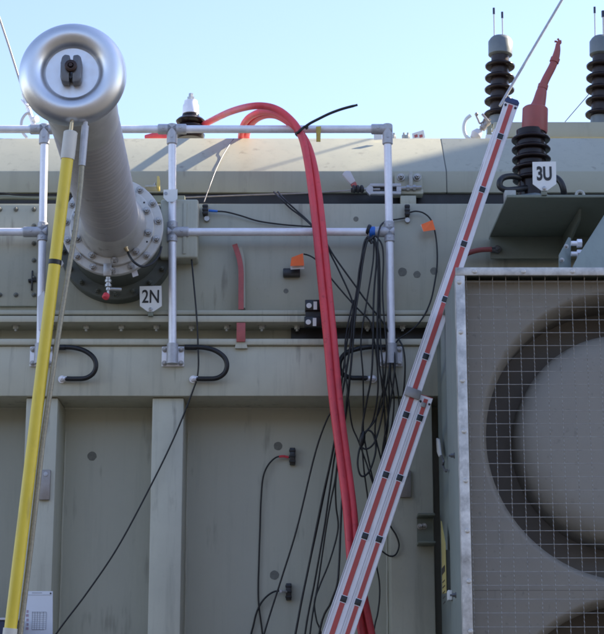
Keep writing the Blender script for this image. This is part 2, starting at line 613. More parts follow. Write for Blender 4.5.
def ribbon(bm, pts, wdt, thick):
    pts = smooth_path(pts, 5)
    prev = None
    for i, p in enumerate(pts):
        t = (pts[min(i + 1, len(pts) - 1)] - pts[max(i - 1, 0)]).normalized()
        s = t.cross(Vector((0, 1, 0))).normalized() * wdt / 2
        q = Vector((0, thick / 2, 0))
        ring = [bm.verts.new(p + s - q), bm.verts.new(p - s - q), bm.verts.new(p - s + q), bm.verts.new(p + s + q)]
        if prev:
            for k in range(4):
                bm.faces.new((prev[k], prev[(k + 1) % 4], ring[(k + 1) % 4], ring[k]))
        else:
            bm.faces.new(ring[::-1])
        prev = ring
    bm.faces.new(prev)


strap = thing('bonding_bar', at(240.5, 343, -0.03), 'faded red painted bar with bent top standing up from the flange', 'metal bar')
ribbon(bm, [at(234.7, 244.5, 0.03), at(236.5, 250, 0.028), at(239.5, 260, 0.02), at(241, 272, 0.016), at(241, 290, 0.014), at(241, 309.5, 0.01)], 0.027, 0.012)
part('upper_bar', bm, 'faded_red_paint', strap)
bm = newbm()
ribbon(bm, [at(239.5, 249, 0.058), at(242.6, 262, 0.05), at(243.2, 290, 0.045), at(243.2, 309, 0.045)], 0.022, 0.05)
part('backing_bar', bm, 'cover_paint', strap)
bm = newbm()
a, b = at(236.5, 342, -0.024), at(245.5, 322.5, -0.024)
box(bm, a.x, b.x, -0.034, -0.0225, a.z, b.z - 0.003, 0.002)
part('lower_bar', bm, 'faded_red_paint', strap)
bm = newbm()
prism(bm, [at(235, 349, -0.001), at(247.5, 349, -0.001), at(246.5, 343.5, -0.001), at(236, 343.5, -0.001)], (0, -0.02, 0))
part('foot', bm, 'grey_green_paint', strap)

# ------------------------------------------------------------------ conservator duct along the top
duct = thing('conservator', (0, 1.0, zt), 'long beige bent plate tank along the top with a sunlit slanted face', 'oil tank')
Ya, Yb = 0.42, 0.76
zl0, zl1, zl2 = zat(192.5, Ya), zat(171.3, Ya), zat(138.3, Yb)


def duct_section(xa, xb, grow=0.0):
    prof = [(Ya - grow, zl0 - grow), (Ya - grow, zl1), (Yb - grow * .7, zl2 + grow), (1.9, zl2 + 0.03 + grow), (1.9, zl0 - grow)]
    b_ = newbm()
    prism(b_, [(xa, y, z) for y, z in prof], (xb - xa, 0, 0), 0.004)
    return b_


seam = xat(443.5, 155, 0.6)
part('body', duct_section(XL, seam - 0.003), 'duct_paint', duct)
part('body', duct_section(seam + 0.0012, XR), 'duct_paint', duct)
part('seam_gasket', duct_section(seam - 0.0011, seam + 0.0011, -0.002), 'turret_paint', duct)
bm = newbm()
for x in (-3.0, -1.6, -0.1, 1.3, 2.9):
    box(bm, x - 0.08, x + 0.08, 0.56, 1.7, zt + 0.0005, zl0 - 0.0005)
part('saddle', bm, 'turret_paint', duct)
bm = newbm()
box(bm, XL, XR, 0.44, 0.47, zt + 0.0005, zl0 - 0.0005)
part('shade_strip', bm, 'black_rubber', duct)  # black sheet standing in for the shadow in the gap under the tank
bolts('bolt', [at(394, 140.5, 0.82), at(404, 140.2, 0.82), at(408, 140.2, 0.82)], (0, 0, 1), 0.014, 0.03, 'pale_bolt', duct)
# thin plates on the lower lip at the left
bm = newbm()
a = at(-200, 198.6, 0.30)
b = at(57, 195, 0.30)
box(bm, a.x, b.x, 0.30, 0.33, a.z, b.z, 0.002)
part('lip_angle', bm, 'bracket_paint', duct)
# brackets by the second post and by the turnbuckle
bm = newbm()
a, b = at(142, 205, 0.2), at(185, 196, 0.2)
box(bm, a.x, b.x, 0.19, 0.30, a.z + 0.01, b.z, 0.004)
part('anchor_plate', bm, 'bracket_paint', duct)

# turnbuckle anchor
anchor = thing('anchor_bracket', at(408.5, 204, 0.2), 'grey bolted anchor bracket holding the end of the wire lifeline', 'bracket')
bm = newbm()
a, b = at(395, 195.5, 0.38), at(422.3, 173, 0.38)
box(bm, a.x, b.x, 0.385, 0.4195, a.z, b.z, 0.004)
a, b = at(393, 195, 0.33), at(423, 190.5, 0.33)
box(bm, a.x, b.x, 0.31, 0.384, a.z, b.z, 0.004)
part('plate', bm, 'cover_paint', anchor)
bm = newbm()
a, b = at(400.5, 206, 0.30), at(416, 195.5, 0.30)
box(bm, a.x, b.x, 0.29, 0.33, a.z, b.z - 0.003, 0.004)
part('stem', bm, 'cover_paint', anchor)
bm = newbm()
a, b = at(409.2, 190, 0.33), at(412.5, 172, 0.33)
box(bm, a.x, b.x, 0.32, 0.384, a.z, b.z, 0.003)
part('rib', bm, 'pale_bolt', anchor)
bolts('bolt', [at(400.8, 177.5, 0.384), at(417.2, 177.5, 0.384)], (0, -1, 0), 0.016, 0.03, 'bolt_steel', anchor)

line = thing('lifeline_turnbuckle', at(384, 190, 0.3), 'silver turnbuckle on the thin wire line behind the right post', 'turnbuckle')
bm = newbm()
Yt = 0.30
for y0, y1 in ((184.2, 187.2), (192.0, 195.0)):
    a, b = at(370, y1, Yt), at(401, y0, Yt)
    box(bm, a.x, b.x, Yt - 0.014, Yt + 0.014, a.z, b.z, 0.003)
a, b = at(396.5, 191.9, Yt), at(401, 187.3, Yt)
box(bm, a.x, b.x, Yt - 0.013, Yt + 0.013, a.z, b.z)
prism(bm, [at(366, 188, Yt - 0.013), at(370.0, 184.3, Yt - 0.013), at(373, 187.25, Yt - 0.013), at(373, 191.95, Yt - 0.013), at(370.0, 194.9, Yt - 0.013), at(366, 191, Yt - 0.013)], (0, 0.026, 0))
part('frame', bm, 'fitting_steel', line)
bm = newbm()
a, b = at(371.5, 192.2, Yt + 0.01), at(396.5, 187.0, Yt + 0.01)
box(bm, a.x, b.x, Yt + 0.008, Yt + 0.012, a.z, b.z)
part('inner_shade', bm, 'black_plastic', line)  # black piece drawn for the shadow between the turnbuckle bars
bm = newbm()
cyl(bm, at(400, 188.5, Yt), at(421.5, 187.5, Yt), 0.010, None, 10)
lathe(bm, at(406.5, 188.2, Yt), (1, 0, 0.02), [(0, 0.017), (0.015, 0.017)], 6)
lathe(bm, at(413, 188, Yt), (1, 0, 0.02), [(0, 0.017), (0.015, 0.017)], 6)
cyl(bm, at(362, 189.6, Yt), at(380, 189.4, Yt), 0.008, None, 10)
part('screw', bm, 'bolt_steel', line)
bm = newbm()
for dx in (353.5, 357.5, 361.5):
    tube(bm, [at(dx, 186.5, Yt), at(dx + 1, 189, Yt - 0.012), at(dx, 192.3, Yt)], 0.010, 8, 4)
cyl(bm, at(351, 190.3, Yt), at(364, 189.5, Yt), 0.013, None, 10)
part('wire_clamp', bm, 'black_rubber', line)
bm = newbm()
prism(bm, [at(342, 176, 0.36), at(345, 172.5, 0.36), at(350, 172.5, 0.36), at(355.5, 183, 0.36), at(350.5, 186, 0.36)], (0, -0.03, 0), 0.004)
part('toggle', bm, 'pole_plastic', line)
bm = newbm()
prism(bm, [at(350.7, 186.2, 0.35), at(355.6, 183.2, 0.35), at(357, 187, 0.35), at(353, 188.2, 0.35)], (0, -0.03, 0), 0.003)
part('toggle_tip', bm, 'faded_red_paint', line)
bm = newbm()
tube(bm, [at(182, 197.6, 0.28), at(240, 195.3, 0.29), at(306, 193.2, 0.3), at(352, 190.4, 0.3)], 0.0042, 8)
part('wire_rope', bm, 'plate_metal', line)

bm = newbm()
tube(bm, [at(-40, 192, 0.27), at(0, 193.2, 0.27), at(14, 194.8, 0.27), at(30, 195.6, 0.27), at(60, 195.7, 0.28), at(110, 196, 0.28)], 0.0045, 8)
solo('signal_wire', bm, 'black_rubber', 'thin black wire lying along the lip left of the big bushing', 'cable')

# ------------------------------------------------------------------ neutral bushing with corona ring
F = at(112.5, 227, -0.30)
L = 2.0
rr = CF + CR * ((72.8 - 302) / FPX) + CU * ((317 - 75) / FPX)
rr.normalize()
wv = F - cam.location
bq = wv.dot(rr)
T = cam.location + rr * (bq - math.sqrt(bq * bq - wv.dot(wv) + L * L))
AX = (T - F).normalized()
bush = thing('neutral_bushing', F + Vector((0, 0.38, 0)), 'big horizontal grey ribbed bushing ending in a shiny metal ring', 'bushing')
_, bu, bv = frame_of(AX)
bm = newbm()
lathe(bm, F - AX * 0.40, AX, [(0, 0.235), (0.35, 0.235), (0.36, 0.25), (0.385, 0.25)], 56)
tur = part('turret', bm, 'turret_paint', bush)
bm = newbm()
lathe(bm, F - AX * 0.375, AX, [(0, 0.302), (0.085, 0.302), (0.09, 0.297)], 56)
tfl = part('turret_flange', bm, 'turret_paint', bush)
sp = [F - AX * 0.285 + (bu * math.cos(a) + bv * math.sin(a)) * 0.276 for a in [2 * math.pi * (i + .5) / 18 for i in range(18)]]
bolts('bolt', sp, AX, 0.012, 0.026, 'turret_paint', tfl)
bm = newbm()
lathe(bm, F - AX * 0.014, AX, [(0, 0.245), (0.001, 0.256), (0.024, 0.256), (0.028, 0.252), (0.028, 0.214), (0.03, 0.212), (0.046, 0.212), (0.05, 0.208), (0.05, 0.16)], 72)
mfl = part('flange', bm, 'cast_flange', bush)
sp = [F + AX * 0.0145 + (bu * math.cos(a) + bv * math.sin(a)) * 0.234 for a in [2 * math.pi * (i + .2) / 15 for i in range(15)]]
bolts('bolt', sp, AX, 0.0145, 0.024, 'bolt_steel', mfl)
sp = [F + AX * 0.0365 + (bu * math.cos(a) + bv * math.sin(a)) * 0.188 for a in [2 * math.pi * (i + .35) / 10 for i in range(10)]]
bolts('bolt', sp, AX, 0.0150, 0.024, 'bolt_steel', mfl)
bm = newbm()
for a in (-0.17, 0.33, 1.9, 2.5, 3.6):
    lathe(bm, F + AX * 0.0362 + (bu * math.cos(a) + bv * math.sin(a)) * 0.198, AX, [(0, 0.005), (0.0012, 0.005)], 12)
part('tapped_hole', bm, 'black_rubber', mfl)
bm = newbm()
lathe(bm, F + AX * 0.0365, AX, [(0, 0.172), (0.02, 0.171), (0.055, 0.160), (0.085, 0.152), (0.11, 0.148), (0.16, 0.1455), (0.168, 0.1405)], 64)
part('collar', bm, 'cast_flange', bush)
prof = [(0.165, 0.13), (0.17, 0.141), (0.40, 0.1405)]
t = 0.40
i = 0
while t < 1.50:
    big = 0.0036 if i % 2 == 0 else 0.0018
    for q_ in range(8):
        prof.append((t + 0.04 * q_ / 8, 0.1415 + big * (0.5 - 0.5 * math.cos(2 * math.pi * q_ / 8)) ** 1.5))
    t += 0.04
    i += 1
prof += [(t, 0.1415), (t + 0.02, 0.139)]
bm = newbm()
lathe(bm, F, AX, prof, 64)
part('insulator', bm, 'silicone_shed', bush, ang=50)
bm = newbm()
lathe(bm, F, AX, [(1.51, 0.13), (1.515, 0.144), (1.60, 0.147), (1.78, 0.152), (1.79, 0.149), (1.88, 0.144), (1.92, 0.12), (2.0, 0.118), (2.004, 0.112), (2.004, 0.0)], 64, True, False)
part('end_fitting', bm, 'cast_flange', bush)
# corona ring
KR, kr = 0.1555, 0.0555
bm = newbm()
n1, n2 = 96, 36
ringv = []
for a in range(n1):
    ca = 2 * math.pi * a / n1
    d = bu * math.cos(ca) + bv * math.sin(ca)
    ringv.append([bm.verts.new(T + d * (KR + kr * math.cos(2 * math.pi * k / n2)) + AX * (kr * 1.15 * math.sin(2 * math.pi * k / n2))) for k in range(n2)])
for a in range(n1):
    for k in range(n2):
        A, B = ringv[a], ringv[(a + 1) % n1]
        bm.faces.new((A[k], B[k], B[(k + 1) % n2], A[(k + 1) % n2]))
part('corona_ring', bm, 'polished_aluminium', bush)
bm = newbm()
lathe(bm, T + AX * 0.005, AX, [(0, 0.106), (0.014, 0.106), (0.016, 0.104), (0.016, 0.03), (0.016, 0.0)], 72, True, False)
part('end_plate', bm, 'brushed_aluminium', bush)
# terminal clamp
tc = thing  # noqa
bm = newbm()
e0 = T + AX * 0.0215


def loc(u_, v_, a_):
    return e0 + bu * u_ + bv * v_ + AX * a_


sgn = 1 if bv.z > 0 else -1
for s in (-1, 1):
    pts = [(s * 0.006, -0.058), (s * 0.034, -0.055), (s * 0.041, -0.040), (s * 0.041, 0.02), (s * 0.037, 0.048), (s * 0.026, 0.058), (s * 0.006, 0.055)]
    prism(bm, [loc(u_, v_ * sgn, 0) for u_, v_ in pts], AX * 0.05, 0.006)
clamp = part('terminal_clamp', bm, 'grey_cast', bush)
bm = newbm()
lathe(bm, loc(0, 0.006 * sgn, 0.051), AX, [(0, 0.024), (0.010, 0.024), (0.013, 0.019), (0.013, 0.012), (0.004, 0.010)], 20)
lathe(bm, loc(0, 0.006 * sgn, 0.054), AX, [(0, 0.009), (0.016, 0.008)], 6)
part('stud', bm, 'dark_bronze', clamp)
bm = newbm()
lathe(bm, loc(0, -0.035 * sgn, 0.0), AX, [(0, 0.006), (0.045, 0.006)], 10)
part('clamp_bolt', bm, 'black_rubber', clamp)
# test tap, tab and valve under the flange
bm = newbm()
q0, q1 = at(122.5, 241.5, -0.40), at(127.5, 251, -0.38)
dq = (q1 - q0).normalized()
lathe(bm, q0, dq, [(0, 0.014), (0.016, 0.014), (0.017, 0.0165), (0.036, 0.0165), (0.037, 0.011), (0.055, 0.0105)], 18)
part('test_tap', bm, 'brass', bush)
bm = newbm()
tube(bm, [q1, at(129.5, 256, -0.40), at(134, 262, -0.41), at(142, 266.5, -0.39), at(152, 263.5, -0.34), at(159, 255, -0.30), at(161.5, 247, -0.27)], 0.006, 8)
part('tap_lead', bm, 'black_rubber', bush)
bm = newbm()
a, b = at(103.2, 276, -0.345), at(111.8, 263.5, -0.345)
box(bm, a.x, b.x, -0.35, -0.335, a.z, b.z, 0.002)
tabp = part('tab', bm, 'bolt_steel', bush)
bm = newbm()
for k, (y, r) in enumerate(((277, 0.012), (280, 0.017), (282, 0.011), (284.5, 0.017), (288, 0.012))):
    lathe(bm, at(108.3, y, -0.33), (0, 0, -1), [(0, r), (0.012, r)], 12)
cyl(bm, at(108.3, 276, -0.33), at(108.3, 296, -0.33), 0.007, None, 10)
cyl(bm, at(108.3, 289, -0.33), at(121, 289.5, -0.30), 0.009, None, 10)
vlv = part('drain_valve', bm, 'bolt_steel', bush)
bm = newbm()
lathe(bm, at(106.8, 294.5, -0.34), (-0.2, -0.5, -0.7), [(0, 0.008), (0.004, 0.017), (0.022, 0.018), (0.028, 0.012)], 14)
part('valve_knob', bm, 'red_cable', vlv)
bm = newbm()
a, b = at(132, 277.5, -0.28), at(138, 270.5, -0.28)
prism(bm, [at(131.5, 272, -0.285), at(137, 270, -0.285), at(138.5, 275.5, -0.285), at(133, 277.5, -0.285)], (0, -0.006, 0))
part('inspection_tag', bm, 'pole_plastic', bush)

fb = thing('angle_bracket', at(156, 191, 0.0), 'small pale angle bracket with a bolt beside the big bushing flange', 'bracket')
bm = newbm()
a, b = at(146, 190.5, 0.2), at(157.5, 188.5, 0.2)
box(bm, a.x, b.x, 0.14, 0.22, a.z, b.z, 0.002)
part('shelf', bm, 'pale_bolt', fb)
bm = newbm()
a, b = at(157.6, 190.5, 0.2), at(160, 179.5, 0.2)
box(bm, a.x, b.x, 0.14, 0.22, a.z, b.z, 0.002)
part('upright', bm, 'yellow_plate', fb)
bm = newbm()
bolt(bm, at(155, 188.3, 0.17), (0, 0, 1), 0.011, 0.02)
part('bolt', bm, 'bolt_steel', fb)
bm = newbm()
lathe(bm, at(60.8, 264.5, -0.2), (0, -1, 0), [(0, 0.018), (0.02, 0.018), (0.022, 0.014)], 6)
solo('hex_plug', bm, 'white_plastic', 'white hexagonal plug half hidden behind the yellow pole', 'plug')
hd = hatch
bm = newbm()
a, b = at(31.2, 291, 0.05), at(33.6, 271, 0.05)
box(bm, a.x, b.x, 0.035, 0.05, a.z, b.z, 0.003)
cyl(bm, at(28.5, 281, 0.045), at(36, 280, 0.045), 0.010, None, 10)
part('handle', bm, 'black_plastic', hatch)

# earthing pole clipped to the ring, and its braided lead
pole = thing('earthing_pole', (at(4, 760, -2.28)), 'long yellow insulated pole hooked under the shiny ring', 'pole')
Yp = T.y - 0.03
ptop, pbot = at(70.8, 131.5, Yp), at(10.6, 628, Yp + 0.12)
pd = (pbot - ptop).normalized()
bm = newbm()
lathe(bm, ptop, pd, [(0, 0.022), (0.004, 0.027), (0.10, 0.0275), (0.112, 0.026)], 24)
part('head_socket', bm, 'cream_plastic', pole)
bm = newbm()
lathe(bm, ptop + pd * 0.112, pd, [(0, 0.0235), (0.5, 0.0235), ((pbot - ptop).length - 0.112, 0.0235)], 24)
part('shaft', bm, 'yellow_pole', pole)
bm = newbm()
lathe(bm, pbot, pd, [(0, 0.027), (0.09, 0.027), (0.095, 0.024)], 24)
part('joint', bm, 'cream_plastic', pole)
bm = newbm()
k = (pbot.z - 0.02) / -pd.z
lathe(bm, pbot + pd * 0.096, pd, [(0, 0.0235), (k - 0.13, 0.0235), (k - 0.1, 0.02)], 20)
part('lower_shaft', bm, 'yellow_pole', pole)
bm = newbm()
q = ptop + (pbot - ptop) * ((265 - 131.5) / (628 - 131.5))
lathe(bm, q, pd, [(0, 0.0238), (0.001, 0.0252), (0.018, 0.0252), (0.019, 0.0238)], 24)
part('band', bm, 'black_rubber', pole)
bm = newbm()
cyl(bm, ptop + pd * 0.003, ptop - pd * 0.035, 0.008, None, 12)
tube(bm, [ptop - pd * 0.03, ptop - pd * 0.055 + AX * -0.01, ptop - pd * 0.06 - AX * 0.04], 0.007, 8, 4)
part('hook', bm, 'brass', pole)

lead = thing('braided_lead', at(10, 760, Yp), 'clear sheathed braided earthing lead hanging beside the yellow pole', 'cable')
bm = newbm()
cyl(bm, at(85.2, 126, Yp + 0.02), at(82, 166, Yp + 0.02), 0.0145, 0.0135, 14)
cyl(bm, at(85.4, 122, Yp + 0.02), at(85, 128, Yp + 0.02), 0.010, None, 10)
part('lug', bm, 'fitting_steel', lead)
bm = newbm()
lp_ = [at(82, 165, Yp + 0.02), at(79.5, 195, Yp + 0.03), at(74.5, 235, Yp + 0.03), at(67, 280, Yp + 0.04), at(59, 330, Yp + 0.05), at(51, 385, Yp + 0.06), at(43, 440, Yp + 0.08), at(35, 510, Yp + 0.1), at(28, 570, Yp + 0.12), at(19.5, 640, Yp + 0.13), at(10, 730, Yp + 0.15)]
e = lp_[-1]
lp_ += [Vector((e.x - 0.1, e.y, 0.9)), Vector((e.x - 0.15, e.y - 0.02, 0.3)), Vector((e.x - 0.1, e.y - 0.1, 0.02))]
tube(bm, lp_, 0.0105, 12, 10)
part('braid', bm, 'sheathed_braid', lead)

# ------------------------------------------------------------------ guard railing
Yr = -0.05
rail = thing('guard_railing', at(172, 366, Yr), 'galvanised pipe railing of three posts clamped to the tank beam', 'railing')
R1 = 0.0205
posts = []
for xt, xb in ((44.6, 40.0), (172.2, 172.4), (387.4, 391.6)):
    pt, pb = at(xt, 129.3, Yr), at(xb, 352, Yr)
    bm = newbm()
    cyl(bm, pb, pt, R1, None, 20)
    part('post', bm, 'galvanised_steel', rail)
    posts.append((pt, pb))
    # base bracket
    c = at(xb, 355, Yr)
    k = pxm(355, Yr)
    bm = newbm()
    box(bm, c.x - 11.3 * k, c.x + 11.3 * k, -0.014, -0.0005, c.z - 10 * k, c.z + 10.5 * k, 0.003)
    bb = part('base_plate', bm, 'galvanised_steel', rail)
    bm = newbm()
    cyl(bm, (c.x, Yr, c.z - 9 * k), (c.x, Yr, c.z + 11.5 * k), 0.030, 0.029, 20)
    box(bm, c.x - 0.024, c.x + 0.024, Yr + 0.005, -0.0145, c.z - 8.5 * k, c.z + 10 * k, 0.003)
    part('socket', bm, 'fitting_steel', bb)
    bolts('bolt', [(c.x + sx * 8.3 * k, -0.0145, c.z + sz * 7 * k) for sx in (-1, 1) for sz in (-1, 1)], (0, -1, 0), 0.0105, 0.016, 'bolt_steel', bb)
zt_ = posts[1][0].z
bm = newbm()
cyl(bm, (at(-160, 129.3, Yr).x, Yr, zt_), (posts[2][0].x, Yr, zt_), R1, None, 20)
part('top_rail', bm, 'galvanised_steel', rail)
zm = zat(232, Yr)


def xpost(i, z):
    a, b = posts[i]
    return a.x + (b.x - a.x) * (a.z - z) / (a.z - b.z)


bm = newbm()
cyl(bm, (at(-160, 232, Yr).x, Yr, zm), (xpost(0, zm), Yr, zm), R1, None, 20)
part('middle_rail', bm, 'galvanised_steel', rail)
bm = newbm()
cyl(bm, (xpost(1, zm), Yr, zm), (xpost(2, zm), Yr, zm), R1, None, 20)
part('middle_rail', bm, 'galvanised_steel', rail)


def fitting(x, z, arms):
    bm = newbm()
    rs = 0.0275
    for dx, dz, ln in arms:
        p0 = Vector((x, Yr, z)) - Vector((dx, 0, dz)) * 0.026
        p1 = Vector((x, Yr, z)) + Vector((dx, 0, dz)) * ln
        d = p1 - p0
        lathe(bm, p0, d, [(0, rs - 0.004), (0.004, rs), (d.length - 0.004, rs), (d.length, rs - 0.003)], 20)
        lathe(bm, (p0 + p1) / 2 + Vector((0, -rs + 0.001, 0)) + Vector((dx, 0, dz)) * 0.02, (0, -1, 0), [(0, 0.007), (0.004, 0.006)], 8)
    return part('pipe_fitting', bm, 'fitting_steel', rail)


for i in (0, 1):
    fitting(posts[i][0].x, zt_, [(0, -1, 0.085), (1, 0, 0.075), (-1, 0, 0.075)])
fitting(posts[2][0].x, zt_, [(0, -1, 0.085), (-1, 0, 0.085)])
fitting(xpost(0, zm), zm, [(0, 1, 0.05), (0, -1, 0.05), (-1, 0, 0.10)])
fitting(xpost(1, zm), zm, [(0, 1, 0.055), (0, -1, 0.055), (1, 0, 0.085)])
fitting(xpost(2, zm), zm, [(0, 1, 0.055), (0, -1, 0.055), (-1, 0, 0.085)])
# label plate tied to the second post, and a sticker on the first
bm = newbm()
prism(bm, [at(163.5, 190, -0.08), at(177.5, 189.5, -0.08), at(177.5, 199, -0.08), at(174, 202, -0.08), at(167.5, 202, -0.08), at(163.5, 198, -0.08)], (0, -0.004, 0))
lb = solo('post_label', bm, 'white_plastic', 'small white label plate fixed to the middle railing post', 'label plate')
bm = newbm()
lathe(bm, at(165.8, 193.5, -0.0845), (0, -1, 0), [(0, 0.009), (0.002, 0.009)], 14)
part('ring_mark', bm, 'faint_ink', lb)
bm = newbm()
prism(bm, [at(38, 297, -0.08), at(44.5, 291, -0.08), at(45, 330, -0.08), at(38.5, 330, -0.08)], (0, -0.003, 0))
solo('post_sticker', bm, 'paper', 'white paper strip stuck around the left railing post', 'sticker')
bm = newbm()
prism(bm, [at(316, 127, -0.08), at(321, 126.5, -0.08), at(320.5, 142, -0.08), at(316.3, 142, -0.08)], (0, -0.005, 0), 0.001)
solo('yellow_rail_tag', bm, 'yellow_tag', 'yellow tape tag wrapped on the top rail beside the red cables', 'tag')

# ------------------------------------------------------------------ earthing straps under the posts
def earth_strap(pts, lugp, boltp, label):
    t_ = thing('earthing_strap', at(lugp[0], lugp[1] + 4, 0), label, 'earthing strap', 'earthing straps below the railing posts')
    bm_ = newbm()
    tube(bm_, [at(x, y, Y) for x, y, Y in pts], 0.0125, 12)
    part('cable', bm_, 'black_rubber', t_)
    bm_ = newbm()
    p, q = at(*lugp), at(*boltp)
    cyl(bm_, p, q, 0.013, None, 12)
    bolt(bm_, q + Vector((0, 0.02, 0)), (0, -1, 0), 0.0145, 0.03)
    part('lug', bm_, 'galvanised_steel', t_)
    bm_ = newbm()
    p = at(*pts[0])
    d = (at(*pts[1]) - p).normalized()
    cyl(bm_, p - d * 0.03, p + d * 0.03, 0.0145, None, 12)
    part('end_sleeve', bm_, 'black_rubber', t_)


def loop(x0):
    return [(x0, 347.3, -0.03), (x0 + 12, 347.5, -0.04), (x0 + 24, 350.5, -0.05), (x0 + 33, 357, -0.055), (x0 + 36, 365, -0.055), (x0 + 33.5, 373, -0.05), (x0 + 26, 378, -0.045), (x0 + 16, 378.8, -0.035), (x0 + 4, 378.6, -0.03)]


earth_strap(loop(60), (67, 378.6, -0.03), (61.5, 378.6, -0.03), 'black looped earthing strap beside the left railing post foot')
earth_strap(loop(191), (198, 378.6, -0.03), (193, 378.6, -0.03), 'black looped earthing strap at the middle railing post foot')
earth_strap([(384, 347.5, -0.03), (370, 347, -0.04), (355, 349.5, -0.05), (345, 354, -0.055), (339.5, 363, -0.055), (341.5, 373, -0.05), (350, 377.5, -0.045), (360, 378, -0.035), (369, 378.3, -0.03)],
            (366, 378.3, -0.03), (373, 378.3, -0.03), 'black looped earthing strap at right post foot behind hanging cables')

# ------------------------------------------------------------------ signs
def sign(text, x0, y0, x1, y1, ytip, Y, label, tw, th, cyo, bold):
    s_ = thing('phase_sign', at((x0 + x1) / 2, ytip + 5, Y), label, 'sign')
    bm_ = newbm()
    cx = (x0 + x1) / 2
    prism(bm_, [at(x0, y0, Y), at(x1, y0 - 0.5, Y), at(x1 + 0.3, y1, Y), at(cx + 3, ytip, Y), at(cx - 3, ytip, Y), at(x0 + 0.3, y1, Y)], (0, 0.004, 0))
    part('plate', bm_, 'white_plastic', s_)
    c = at(cx, cyo, Y - 0.001)
    k = pxm(cyo, Y)
    lettering(text, c, tw * k, th * k * 1.04, s_, 'ink', bold=bold)
    bm_ = newbm()
    p = at(cx, ytip - 2.3, Y - 0.0005)
    lathe(bm_, p, (0, -1, 0), [(0, 0.010), (0.004, 0.009), (0.006, 0.004)], 14)
    part('screw', bm_, 'bolt_steel', s_)
    bm_ = newbm()
    a_, b_ = at(cx - 2.6, ytip + 4.5, Y + 0.006), at(cx + 2.6, ytip - 3, Y + 0.006)
    box(bm_, a_.x, b_.x, Y + 0.0045, Y + 0.03, a_.z, b_.z, 0.002)
    part('stem', bm_, 'bracket_paint', s_)


sign('2N', 139.6, 286.3, 161.5, 306, 311.5, -0.07, 'white pentagon sign reading 2N on the upper flange', 17, 13, 296.3, 0.012)
sign('3U', 532.5, 162, 556, 184, 190.5, -0.95, 'white pentagon sign reading 3U below the red capped bushing', 15, 14.5, 173.5, 0.035)

# ------------------------------------------------------------------ small insulator on the conservator, left of the red cables
ins = thing('low_voltage_bushing', at(190.3, 138, 1.0), 'small dark ribbed bushing with pale metal cap behind the top rail', 'bushing')
b0 = at(190.3, 140, 1.0)
k = pxm(120, 1.0)
bm = newbm()
lathe(bm, b0, (0, 0, 1), [(0, 13 * k), (2 * k, 14 * k), (5 * k, 14.5 * k), (7 * k, 12 * k), (8 * k, 10 * k), (9.5 * k, 14.6 * k), (12 * k, 15.2 * k), (14 * k, 13.5 * k), (15 * k, 10.5 * k), (17 * k, 13.5 * k), (19.5 * k, 14.8 * k), (21.5 * k, 13 * k), (23 * k, 9 * k), (26 * k, 8.5 * k)], 36)
part('sheds', bm, 'porcelain', ins, ang=60)
bm = newbm()
lathe(bm, b0, (0, 0, 1), [(26.2 * k, 6.5 * k), (27 * k, 8.3 * k), (36 * k, 8 * k), (38 * k, 6.8 * k), (41 * k, 6.6 * k), (41.5 * k, 5 * k)], 28)
part('cap', bm, 'galvanised_steel', ins)
bm = newbm()
lathe(bm, b0, (0, 0, 1), [(41.6 * k, 4 * k), (45 * k, 4 * k), (45.3 * k, 2.6 * k), (49 * k, 2.4 * k)], 6)
part('nut', bm, 'bolt_steel', ins)

# ------------------------------------------------------------------ red cables
def red(name_label, pts, r=0.0188):
    bm_ = newbm()
    tube(bm_, [at(*p) for p in pts], r, 16, 8)
    return solo('red_cable', bm_, 'red_cable', name_label, 'cable', 'red power cables draped over the railing')


A = [(146, 138, 1.25), (157, 135.5, 1.22), (168, 136.3, 1.20), (181, 134.8, 1.18), (195, 129.5, 1.12), (210, 121.5, 0.85), (230, 112, 0.35), (250, 106.6, -0.03), (266, 106.3, -0.08), (279, 110.5, -0.10), (290, 119, -0.11), (298, 129, -0.12), (303.5, 143, -0.13), (308, 165, -0.14), (311.5, 190, -0.15), (315, 220, -0.16), (318.5, 255, -0.17), (322.5, 295, -0.18), (327, 340, -0.19), (331, 385, -0.20), (335, 420, -0.21), (341, 465, -0.22), (346.5, 510, -0.23), (350.5, 560, -0.24), (354.5, 590, -0.25), (362, 634, -0.27), (372, 690, -0.3), (384, 790, -0.36), (392, 900, -0.42)]
red('red cable at the front of the bundle, arching furthest left behind the rail', A)
B = [(241, 139, 0.86), (241.5, 133, 0.80), (244, 124, 0.60), (250, 117, 0.40), (260, 112.3, 0.20), (271, 111.8, 0.06), (282, 116.5, -0.02), (292, 124, -0.07), (301, 133.5, -0.085), (308.5, 147, -0.10), (314, 166, -0.12), (318.3, 192, -0.135), (322, 222, -0.15), (325.5, 257, -0.16), (329.5, 297, -0.17), (334, 342, -0.18), (338, 387, -0.19), (341.8, 421, -0.20), (347.8, 466, -0.21), (353.5, 511, -0.22), (357.5, 560, -0.235), (362.5, 590, -0.25), (371.5, 634, -0.27), (381, 690, -0.3), (393, 790, -0.36), (400, 900, -0.42)]
red('red cable on the right of the bundle, hooking down behind the top edge', B)
Cc = [(246.5, 139, 0.90), (247, 134, 0.84), (249.5, 127, 0.66), (256, 119.5, 0.45), (265, 115.5, 0.25), (275, 115.5, 0.10), (285, 120, 0.0), (294, 127.5, -0.045), (301, 136, -0.062), (306.5, 148, -0.075), (312, 168, -0.09), (316, 193, -0.10), (319.3, 222, -0.115), (322.5, 257, -0.125), (326.5, 297, -0.135), (331, 342, -0.145), (335, 387, -0.155), (339, 421, -0.165), (345, 466, -0.175), (350.3, 511, -0.185), (354.5, 560, -0.2), (359, 590, -0.21), (367, 634, -0.23), (377, 690, -0.26), (389, 790, -0.33), (396, 900, -0.4)]
red('red cable at the back of the bundle, mostly hidden by two others', Cc)
